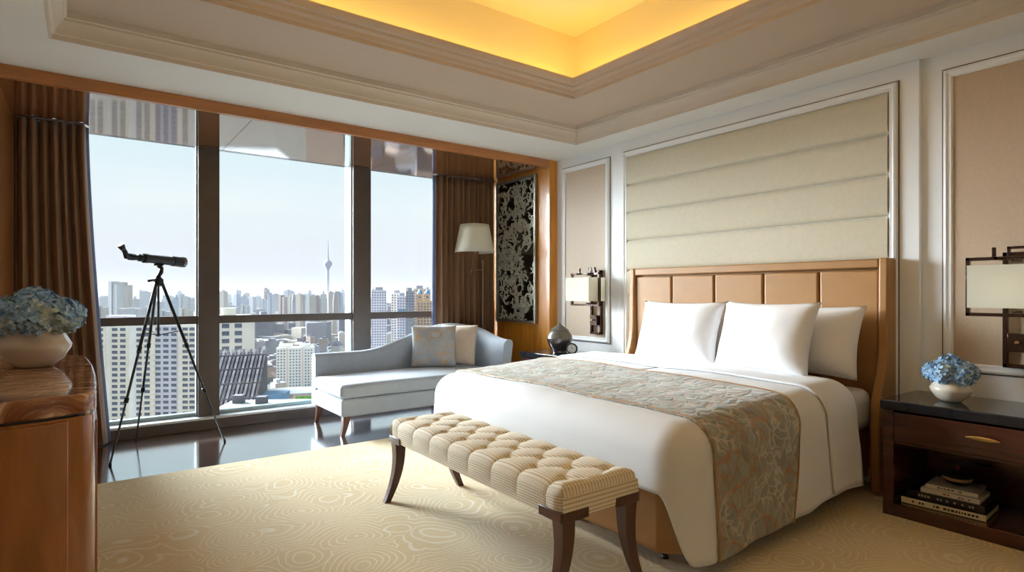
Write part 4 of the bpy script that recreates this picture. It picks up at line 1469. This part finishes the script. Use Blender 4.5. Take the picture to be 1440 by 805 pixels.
# ---- sconces
def sconce(yc, lab):
    s = thing('wall_sconce', lab, 'wall lamp', (XW - 0.01, yc, 0.80), 'bronze fretted wall sconces')
    # lower plate frame on the wall
    x = XW - 0.03
    MB().bars([(x, yc - 0.062, 0.812), (x, yc + 0.062, 0.812), (x, yc + 0.062, 1.405), (x, yc - 0.062, 1.405)], 0.020, 0.03, True).build('back_frame', M['bronze'], s, bevel=0.002)
    b = MB().box(x - 0.045, x + 0.02, yc - 0.045, yc + 0.045, 0.890, 0.985).build('switch_block', M['bronze'], s, bevel=0.003)
    MB(Matrix.Translation((x - 0.045, yc, 0.94)) @ Matrix.Rotation(radians(-90), 4, 'Y')).lathe([(0.006, 0), (0.006, 0.012), (0.010, 0.014), (0.010, 0.024), (0.006, 0.028)], (0, 0, 0), 12).build('knob', M['brass'], b, smooth=True)
    for zb_ in (1.085, 1.362):
        MB().box(x - 0.13, x + 0.0, yc - 0.010, yc + 0.010, zb_, zb_ + 0.02).build('bracket', M['bronze'], s, bevel=0.002)
    # open frame round the shade
    xf = XW - 0.175
    MB().bars([(xf, yc - 0.185, 1.085), (xf, yc + 0.185, 1.085), (xf, yc + 0.185, 1.378), (xf, yc - 0.185, 1.378)], 0.018, 0.026, True).build('shade_frame', M['bronze'], s, bevel=0.002)
    MB().box(xf - 0.05, xf + 0.115, yc + 0.066, yc + 0.082, 1.370, 1.386).box(xf - 0.012, xf + 0.004, yc + 0.066, yc + 0.082, 1.378, 1.436).build('finial_post', M['bronze'], s, bevel=0.002)
    MB().box(xf - 0.05, xf + 0.115, yc - 0.082, yc - 0.066, 1.370, 1.386).box(xf - 0.012, xf + 0.004, yc - 0.082, yc - 0.066, 1.378, 1.436).build('finial_post', M['bronze'], s, bevel=0.002)
    MB().bars([(xf + 0.09, yc - 0.035, 1.378), (xf + 0.09, yc - 0.035, 1.436), (xf + 0.09, yc + 0.035, 1.436), (xf + 0.09, yc + 0.035, 1.378)], 0.014, 0.02).build('crest', M['bronze'], s, bevel=0.002)
    # box shade, open top and bottom
    sd = MB()
    xa, xb_, y0, y1 = XW - 0.285, XW - 0.075, yc - 0.160, yc + 0.160
    z0, z1 = 1.122, 1.342
    t = 0.004
    sd.box(xa, xa + t, y0, y1, z0, z1).box(xb_ - t, xb_, y0, y1, z0, z1).box(xa + t, xb_ - t, y0, y0 + t, z0, z1).box(xa + t, xb_ - t, y1 - t, y1, z0, z1)
    sd.build('lamp_shade', M['shade'], s)
    MB().lathe([(0.010, 1.16), (0.018, 1.175), (0.026, 1.21), (0.024, 1.24), (0.012, 1.26)], (XW - 0.18, yc, 0), 12).build('bulb', M['bulb'], s, smooth=True)
    return s


sconce(0.885, 'bronze wall sconce with ivory box shade above the hydrangeas nightstand')
sconce(4.03, 'bronze wall sconce with ivory box shade above the urn')
# ================================================================== THE CITY OUTSIDE
GZ = -110.0
rc = random.Random(21)
structure('ground', MB().box(-6000, 9000, 60, 12000, GZ - 2, GZ), M['b_ground'], label='city ground far below the windows')

FX, FY = 0.5925, 0.8056          # heading of the view, used only to lay the city out in its sector


def sector(dep, lat):
    """point at distance dep along the heading and lat to its right"""
    return FX * dep + FY * lat, FY * dep - FX * lat


def link_copy(name, me, loc, rot=0.0, parent=None, scale=None):
    o = bpy.data.objects.new(name, me)
    COL.objects.link(o)
    o.location = loc
    o.rotation_euler = (0, 0, rot)
    if scale:
        o.scale = scale
    if parent is not None:
        o.parent = parent
    return o


def mesh_of(mb, name, mat):
    me = bpy.data.meshes.new(name)
    me.from_pydata([tuple(v) for v in mb.v], [], mb.f)
    me.materials.append(mat)
    return me


def window_mesh(w, h, name):
    """a recessed looking window: dark glass in a thin proud surround, centred, facing -y"""
    return mesh_of(MB().box(-w / 2, w / 2, -0.12, 0.05, -h / 2, h / 2), name, M['b_win'])


def building(name, lab, dep, lat, w, d, ztop, rot, mat, cat='building', group=None, parts=True):
    x, y = sector(dep, lat)
    b = thing(name, lab, cat, (x, y, GZ), group)
    b.rotation_euler = (0, 0, rot)
    b['_o'] = (0, 0, 0)
    h = ztop - GZ
    MB().box(-w / 2, w / 2, -d / 2, d / 2, 0, h).build('walls', mat, b)
    return b, h


FACE = -math.asin(FX)            # turn that makes a front face the room
# near residential tower, seen through the left bay
b, h = building('apartment_tower', 'broad white apartment tower with columns of dark windows through the left bay', 318, -197, 54, 16, -15, FACE + 0.12, M['b_white'])
wm = window_mesh(2.6, 1.6, 'window')
bays_x = [-24.5, -20.5, -13.5, -9.5, -1.5, 2.5, 7.5, 11.5, 15.5, 21.5, 25]
for cx, w in ((-22.5, 8.6), (-11.5, 8.4), (2.0, 8.6), (11.5, 11.5), (22.5, 8.0)):
    MB().box(cx - w / 2, cx + w / 2, -9.2 if cx != 11.5 else -8.4, -7.9, 0, h - 1.5).build('bay', M['b_wall'] if cx != 11.5 else M['b_lav'], b)
for r in range(27):
    z = h - 3.2 - r * 3.0
    for x in bays_x:
        link_copy('window', wm, (x, -9.25 if not 6 < x < 17 else -8.45, z), 0, b)
slab = mesh_of(MB().box(-4.0, 4.0, -1.1, 0, -0.35, 0.25), 'balcony', M['b_wall'])
for r in range(27):
    z = h - 4.7 - r * 3.0
    for cx in (-22.5, -11.5, 2.0, 22.5):
        link_copy('balcony', slab, (cx, -9.2, z), 0, b)
MB().box(-20, -10, -5, 5, h, h + 4).box(4, 12, -4, 4, h, h + 3).build('roof_house', M['b_lav'], b)

# slab with a blank gable, just right of the first mullion
b, h = building('apartment_slab', 'cream slab block with a blank gable and one line of small windows', 240, -114, 13, 15, -8, FACE + 0.55, M['b_wall'])
ws = window_mesh(2.6, 1.7, 'window')
wt = window_mesh(0.9, 1.1, 'window')
for r in range(29):
    z = h - 4 - r * 3.0
    for x in (-4.2, 0.4):
        link_copy('window', ws, (x, -7.55, z), 0, b)
    o = link_copy('window', wt, (6.55, -1.5, z), radians(90), b)
MB().box(-5, 0, -4, 3, h, h + 3).build('roof_house', M['b_wall'], b)

# low roofs right under the windows
x, y = sector(150, -74)
b = thing('sloping_roof', 'old sloping grey roof of slats and pipes below the cream slab', 'building', (x, y, GZ))
b['_o'] = (0, 0, 0)
b.rotation_euler = (0, 0, FACE + 0.25)
hz = -14 - GZ
MB().box(-3, 9, -8, 9, 0, hz - 20).build('walls', M['b_pink'], b)
rm = mesh_of(MB().add([(-0.28, -9, -12.5), (0.28, -9, -12.5), (0.28, 9, -0.6), (-0.28, 9, -0.6), (-0.28, -9, -12.1), (0.28, -9, -12.1), (0.28, 9, -0.2), (-0.28, 9, -0.2)], [(3, 2, 1, 0), (4, 5, 6, 7), (0, 1, 5, 4), (1, 2, 6, 5), (2, 3, 7, 6), (3, 0, 4, 7)]), 'roof_slat', M['h_roof'])
rm2 = mesh_of(MB().add([tuple(v) for v in [(-0.28, -9, -12.5), (0.28, -9, -12.5), (0.28, 9, -0.6), (-0.28, 9, -0.6), (-0.28, -9, -12.1), (0.28, -9, -12.1), (0.28, 9, -0.2), (-0.28, 9, -0.2)]], [(3, 2, 1, 0), (4, 5, 6, 7), (0, 1, 5, 4), (1, 2, 6, 5), (2, 3, 7, 6), (3, 0, 4, 7)]), 'roof_slat', M['h_lav'])
MB().add([(-3, -9, -13 + hz), (9, -9, -13 + hz), (9, 9, -1 + hz), (-3, 9, -1 + hz), (-3, 9, -20 + hz), (9, 9, -20 + hz), (9, -9, -20 + hz), (-3, -9, -20 + hz)], [(0, 1, 2, 3), (2, 5, 4, 3), (0, 7, 6, 1), (1, 6, 5, 2), (0, 3, 4, 7), (4, 5, 6, 7)]).build('roof_deck', M['h_grey'], b)
for k in range(13):
    link_copy('roof_slat', (rm, rm2)[k % 2], (-2.7 + k * 0.95, 0, hz), 0, b)
for k in range(4):
    z = hz - 11 + k * 3.1
    MB().tube([(-3.5, -8.5 + k * 4.6, z), (9.5, -8.5 + k * 4.6, z + 0.3)], 0.22, 6).build('pipe', M['h_roof'], b)
MB().prism([(9.5, -6), (15, -2), (15.5, 3), (9.5, 4)], hz - 13, hz - 11).build('canopy', M['b_blue'], b)

x, y = sector(118, -54)
b = thing('flat_roof', 'flat white roof terrace just beneath the window sill', 'building', (x, y, GZ))
b['_o'] = (0, 0, 0)
b.rotation_euler = (0, 0, FACE + 0.1)
hz = -22.5 - GZ
MB().box(-5, 10, -14, 8, 0, hz).build('walls', M['b_wall'], b)
MB().box(-5.4, 10.4, -14.4, 8.4, hz, hz + 0.5).build('roof', M['h_roofw'], b)
MB().box(-4, -2, 4, 6, hz + 0.5, hz + 2.2).box(1, 3, 3, 5, hz + 0.5, hz + 2).build('roof_unit', M['h_grey'], b)

x, y = sector(232, -90)
b = thing('billboard_hall', 'brown low hall with a green picture billboard and white roof', 'building', (x, y, GZ))
b['_o'] = (0, 0, 0)
b.rotation_euler = (0, 0, FACE + 0.3)
hz = -39 - GZ
MB().box(-12, 3, -6, 10, 0, hz).build('walls', M['b_brown'], b)
MB().box(3, 22, -6, 10, 0, hz + 0.3).build('walls', M['b_pink'], b)
MB().box(-12.3, 22.3, -6.3, 10.3, hz + 0.3, hz + 0.9).build('roof', M['h_roofw'], b)
bb = MB().box(4, 20, -6.5, -6.05, hz - 7, hz - 0.4).build('billboard', M['b_green'], b)
for cx in (-9, -4.5):
    MB().box(cx, cx + 1.8, -6.1, -5.98, hz - 6, hz - 1.2).build('window', M['b_win'], b)

# cream apartment block in the middle distance
b, h = building('apartment_block', 'cream twelve column apartment block standing alone in the middle distance', 610, -226, 36, 18, -55.5, FACE + 0.25, M['b_wall'])
wm3 = window_mesh(1.6, 1.7, 'window')
for r in range(14):
    for k in range(12):
        if k in (3, 8):
            continue
        link_copy('window', wm3, (-16.2 + k * 2.95, -9.05, h - 3.0 - r * 3.0), 0, b)
for k in (3, 8):
    MB().box(-16.9 + k * 2.95, -15.5 + k * 2.95, -9.6, -9.0, 0, h).build('pilaster', M['b_pink'], b)
MB().box(-16, -4, -6, 6, h, h + 3).box(4, 14, -6, 6, h, h + 3).build('roof_house', M['b_white'], b)

# towers through the right bay
for lab, dep, lat, w, d, zt_, rot, m in (
        ('pale grey twin-shaft tower at the left of the right bay', 720, -164, 18, 16, 4.5, 0.2, 'b_lav'),
        ('white slim tower beside the twin-shaft one', 740, -146, 13, 14, 1.0, 0.1, 'b_white'),
        ('slate tower with blue sign box', 700, -132, 12, 14, -2.5, 0.2, 'b_lav'),
        ('dark slate narrow tower through the right bay', 680, -119, 9, 12, 3.5, 0.15, 'b_grey'),
        ('pinkish slab tower beside the turreted one', 720, -114, 15, 12, 6.5, 0.1, 'b_pink')):
    b, h = building('residential_tower', lab, dep, lat, w, d, zt_, FACE + rot, M[m], group='towers through the right bay')
    ww = window_mesh(1.7, 1.7, 'window')
    nc = int(w / 3.0)
    for r in range(26):
        for k in range(nc):
            link_copy('window', ww, (-w / 2 + w * (k + 0.5) / nc, -d / 2 - 0.02, h - 3 - r * 3.2), 0, b)
    MB().box(-w / 4, w / 4, -d / 4, d / 4, h, h + 3.5).build('roof_house', M['b_grey'], b)
    if 'blue sign' in lab:
        MB().box(-5, 5, -d / 2 - 1, -d / 2 - 0.2, h - 22, h - 16).build('sign_box', M['b_blue'], b)
b, h = building('turreted_tower', 'ochre tower crowned with pointed blue turrets through the right bay', 700, -97, 34, 14, -8, FACE + 0.1, M['b_orange'])
ww = window_mesh(1.9, 2.0, 'window')
for r in range(18):
    for k in range(9):
        link_copy('window', ww, (-14.4 + k * 3.6, -7.02, h - 4 - r * 3.4), 0, b)
for k in range(4):
    cx = -13 + k * 8.7
    MB().box(cx - 3, cx + 3, -7.5, -1.5, h, h + 8).build('turret', M['b_orange'], b)
    MB().lathe([(3.9, h + 8), (3.2, h + 10), (2.0, h + 11.5), (0.6, h + 13), (0.15, h + 16)], (cx, -4.5, 0), 8).build('turret_roof', M['b_blue'], b)
    MB(Matrix.Translation((cx, -7.55, h + 4)) @ RX(90)).lathe([(1.3, -0.1), (1.3, 0.1)], (0, 0, 0), 12).build('round_window', M['b_win'], b)

# television tower
x, y = sector(4000, -1263)
tv = thing('television_tower', 'thin television tower with a round pod rising above the skyline', 'tower', (x, y, GZ))
tv['_o'] = (0, 0, 0)
zz = 198 - GZ   # pod height
MB().lathe([(22, 0), (14, 40), (10, 120), (8.5, zz - 30), (8.5, zz)], (0, 0, 0), 16).build('shaft', M['b_tower'], tv, smooth=True)
MB().lathe([(8.5, zz - 48), (12, zz - 32), (23, zz - 16), (29, zz - 2), (29, zz + 6), (25, zz + 14), (16, zz + 24), (8, zz + 30)], (0, 0, 0), 24).build('pod', M['b_tower'], tv, smooth=True, angle=30)
MB().lathe([(7, zz + 28), (5, zz + 60), (3.5, zz + 100), (2.2, zz + 140), (1.2, zz + 170)], (0, 0, 0), 10).build('mast', M['b_tower'], tv, smooth=True)

# skyline towers -----------------------------------------------------
def tower_mesh(kind, mat):
    mb = MB()
    if kind == 0:
        mb.box(-0.5, 0.5, -0.5, 0.5, 0, 1).box(-0.2, 0.2, -0.2, 0.2, 1, 1.03)
    elif kind == 1:
        mb.box(-0.5, -0.08, -0.5, 0.5, 0, 1).box(0.02, 0.5, -0.4, 0.5, 0, 0.95).box(-0.08, 0.02, -0.2, 0.3, 0, 0.97)
    else:
        mb.box(-0.5, 0.5, -0.5, 0.5, 0, 0.86).box(-0.36, 0.36, -0.36, 0.36, 0.86, 0.97).box(-0.1, 0.1, -0.1, 0.1, 0.97, 1.04)
    return mb


fac = ['f_cream', 'f_white', 'f_blue', 'f_brown', 'f_lav', 'f_cream', 'f_white']
colname = {'f_cream': 'cream', 'f_white': 'white', 'f_blue': 'blue grey', 'f_brown': 'brown', 'f_lav': 'lavender grey'}
occ = []                         # (x, y, radius) already built on


def clear(x, y, r, gap=2.0):
    return all(hypot(x - a, y - b_) > r + q + gap for a, b_, q in occ)


for o in list(COL.objects):
    if o.parent is None and o.location.y > 60 and o.type == 'EMPTY':
        occ.append((o.location.x, o.location.y, 30 if o.name.startswith(('apartment_tower', 'turreted', 'television')) else 20))


def bay_of(u):
    return 'left bay' if u < 296 else ('middle bay' if u < 510 else 'right bay')


def sky_tower(u, vtop, dep, wpx, mat, kind=None):
    kd = rc.randrange(3) if kind is None else kind
    asp = rc.uniform(0.7, 1.0)
    for k in range(40):
        lat = (u - 720) / 820 * dep
        x, y = sector(dep, lat)
        w = wpx / 820 * dep
        d = w * asp
        r = hypot(w, d) / 2
        if clear(x, y, r):
            break
        dep += 30
    occ.append((x, y, r))
    zt_ = 1.2 + (412 - vtop) / 820 * dep
    h = zt_ - GZ
    mb = tower_mesh(kd, None)
    mb2 = MB()
    mb2.add([(v.x * w, v.y * d, v.z * h) for v in mb.v], mb.f)
    me = mesh_of(mb2, 'skyline_tower', M[mat])
    o = link_copy('skyline_tower', me, (x, y, GZ), FACE + rc.uniform(-0.5, 0.5))
    shape = ('flat-topped', 'twin-slab', 'stepped')[kd]
    side = '' if not 296 < u < 510 else (' left of the television tower' if u < 455 else ' right of the television tower')
    ht_ = 'rising above the horizon' if vtop < 411 else ('just below the horizon' if vtop < 420 else 'low on the skyline')
    lb = '%s %s high-rise %s%s' % (shape, colname[mat], ht_, side or ' through the ' + bay_of(u))
    tag(o, lb, 'building', lb.replace('high-rise', 'high-rises'))


# left bay, above the transom
for u, v, dep, w, m in ((150, 418, 1500, 12, 'f_white'), (163, 396, 1300, 14, 'f_white'), (177, 397, 1350, 12, 'f_cream'), (190, 419, 1500, 16, 'f_white'), (205, 411, 1700, 12, 'f_white'),
                        (222, 425, 1600, 14, 'f_lav'), (236, 421, 1800, 12, 'f_white'), (248, 417, 1700, 10, 'f_blue'), (258, 414, 1600, 10, 'f_white'), (268, 418, 1900, 12, 'f_white'),
                        (143, 430, 1200, 14, 'f_cream'), (214, 432, 1250, 18, 'f_white'), (232, 436, 1200, 16, 'f_white'), (262, 434, 1300, 14, 'f_cream'), (183, 434, 1250, 22, 'f_white')):
    sky_tower(u, v, dep, w, m)
# middle bay
for u, v, dep, w, m in ((314, 410, 1500, 8, 'f_cream'), (322, 428, 1400, 8, 'f_white'), (333, 413, 2200, 8, 'f_blue'), (343, 416, 2300, 12, 'f_lav'), (355, 418, 2400, 8, 'f_lav'), (363, 416, 2500, 9, 'f_white'),
                        (372, 420, 2300, 8, 'f_white'), (379, 413, 2000, 4, 'f_blue'), (388, 414, 2100, 9, 'f_white'), (398, 415, 1500, 10, 'f_brown'), (407, 415, 1600, 8, 'f_cream'), (414, 413, 1500, 7, 'f_lav'),
                        (421, 414, 1400, 8, 'f_cream'), (428, 415, 1500, 8, 'f_lav'), (434, 415, 1450, 7, 'f_white'), (441, 416, 1400, 10, 'f_cream'), (448, 416, 1300, 6, 'f_brown'), (455, 412, 1500, 10, 'f_white'),
                        (465, 411, 1600, 8, 'f_cream'), (472, 411, 1400, 7, 'f_brown'), (479, 410, 1700, 12, 'f_lav'), (487, 412, 1500, 8, 'f_blue'), (330, 430, 1300, 10, 'f_white'), (345, 428, 1350, 10, 'f_white')):
    sky_tower(u, v, dep, w, m)
for k in range(60):
    sky_tower(rc.uniform(130, 620), 412 - rc.uniform(-16, 8), rc.uniform(2400, 4500), rc.uniform(4, 8), rc.choice(fac))

# low-rise districts --------------------------------------------------
roof_m = ['h_roof', 'h_grey', 'h_roofw', 'h_pink', 'h_lav']
wall_m = ['h_wall', 'h_white', 'h_pink', 'h_lav', 'h_grey', 'h_wall']
names_c = {'h_wall': 'cream', 'h_white': 'white', 'h_pink': 'pinkish', 'h_lav': 'lavender grey', 'h_grey': 'slate grey'}
roof_n = {'h_roof': 'grey', 'h_grey': 'slate', 'h_roofw': 'white', 'h_pink': 'reddish', 'h_lav': 'lavender'}
house_me = []
for i_, wmn in enumerate(wall_m):
    for kk in range(3):
        mb = MB()
        hh = (0.8, 1.0, 1.25)[kk]
        mb.box(-0.5, 0.5, -0.5, 0.5, 0, hh)
        if kk == 0:
            mb.prism([(-0.55, hh), (0.55, hh), (0, hh + 0.3)], -0.52, 0.52, 'y')
        else:
            mb.box(-0.3, 0.1, -0.2, 0.3, hh, hh + 0.12)
        me = mesh_of(mb, 'low_house', M[wmn])
        rn_ = roof_m[(i_ * 2 + kk) % 5]
        me.materials.append(M[rn_])
        for p in me.polygons[6:]:
            p.material_index = 1
        if kk:
            me.polygons[1].material_index = 1
        house_me.append((me, names_c[wmn], ('gabled', 'flat', 'flat')[kk], roof_n[rn_]))
cnt = tries = 0
while cnt < 300 and tries < 60000:
    tries += 1
    dep = 330 + 820 * math.sqrt(rc.random())
    u = rc.uniform(285, 645)
    lat = (u - 720) / 820 * dep
    x, y = sector(dep, lat)
    s = rc.uniform(9, 16) * (0.8 + dep / 2500)
    s2 = s * rc.uniform(0.8, 1.5)
    if not clear(x, y, hypot(s, s2) * 0.5, 0.5):
        continue
    if dep < 420 and u < 365:
        continue
    occ.append((x, y, hypot(s, s2) * 0.5))
    cnt += 1
    me, cn, rf, rcn = rc.choice(house_me)
    hh = rc.choice((9, 12, 15, 18, 26))
    o = link_copy('low_house', me, (x, y, GZ), rc.uniform(0, 3.1), None, (s, s2, hh))
    lb = '%s %s building with %s %s roof in the %s district through the %s' % ('low' if hh < 13 else ('mid-height' if hh < 20 else 'taller'), cn, rf, rcn, 'nearest' if dep < 560 else ('middle' if dep < 850 else 'farther'), bay_of(u))
    tag(o, lb, 'building', lb.replace(' building ', ' buildings '))
# beyond the nearest three hundred: one mass of houses
far = MB()
for k in range(1500):
    dep = rc.uniform(1160, 3600)
    u = rc.uniform(110, 640)
    lat = (u - 720) / 820 * dep
    x, y = sector(dep, lat)
    s, s2, hh = rc.uniform(12, 30), rc.uniform(12, 40), rc.choice((10, 14, 18, 22, 35, 50))
    if not clear(x, y, hypot(s, s2) / 2, 0):
        continue
    a = rc.uniform(0, 3.1)
    far.M = Matrix.Translation((x, y, GZ)) @ Matrix.Rotation(a, 4, 'Z')
    far.box(-s / 2, s / 2, -s2 / 2, s2 / 2, 0, hh)
far.M = None
fo_ = far.build('distant_houses', M['h_wall'], kind='stuff', label='countless small houses filling the hazy distance', cat='houses')
for i_, mn in enumerate(('h_white', 'h_pink', 'h_lav', 'h_grey', 'h_roof')):
    fo_.data.materials.append(M[mn])
for p in fo_.data.polygons:
    p.material_index = (p.index // 6) % 6
# tree belts between the blocks
tr = MB()
for k in range(600):
    dep = 330 + 780 * math.sqrt(rc.random())
    u = rc.uniform(290, 645)
    lat = (u - 720) / 820 * dep
    x, y = sector(dep, lat)
    r = rc.uniform(3, 6.5)
    if not clear(x, y, r, 0):
        continue
    tr.lathe([(0.2 * r, 0), (0.9 * r, 0.5 * r), (r, 1.0 * r), (0.6 * r, 1.6 * r), (0.1 * r, 1.8 * r)], (x, y, GZ), 7)
tr.build('tree_belt', M['b_tree'], kind='stuff', smooth=True, label='dark green trees between the low buildings', cat='trees')

# haze lying over the city
hm = bpy.data.materials.new('city_haze')
hm.use_nodes = True
ht = hm.node_tree
ht.nodes.clear()
ho = ht.nodes.new('ShaderNodeOutputMaterial')
hv = ht.nodes.new('ShaderNodeVolumeScatter')
hv.inputs['Color'].default_value = (0.14, 0.15, 0.175, 1)
hv.inputs['Density'].default_value = 0.00026
hv.inputs['Anisotropy'].default_value = 0.0
ht.links.new(hv.outputs[0], ho.inputs['Volume'])
hz_o = MB().box(-5000, 8000, 200, 9000, GZ + 1, 60).build('haze', hm, kind='stuff', label='pale haze lying over the distant city', cat='haze')

for o in bpy.data.objects:
    if '_o' in o:
        del o['_o']
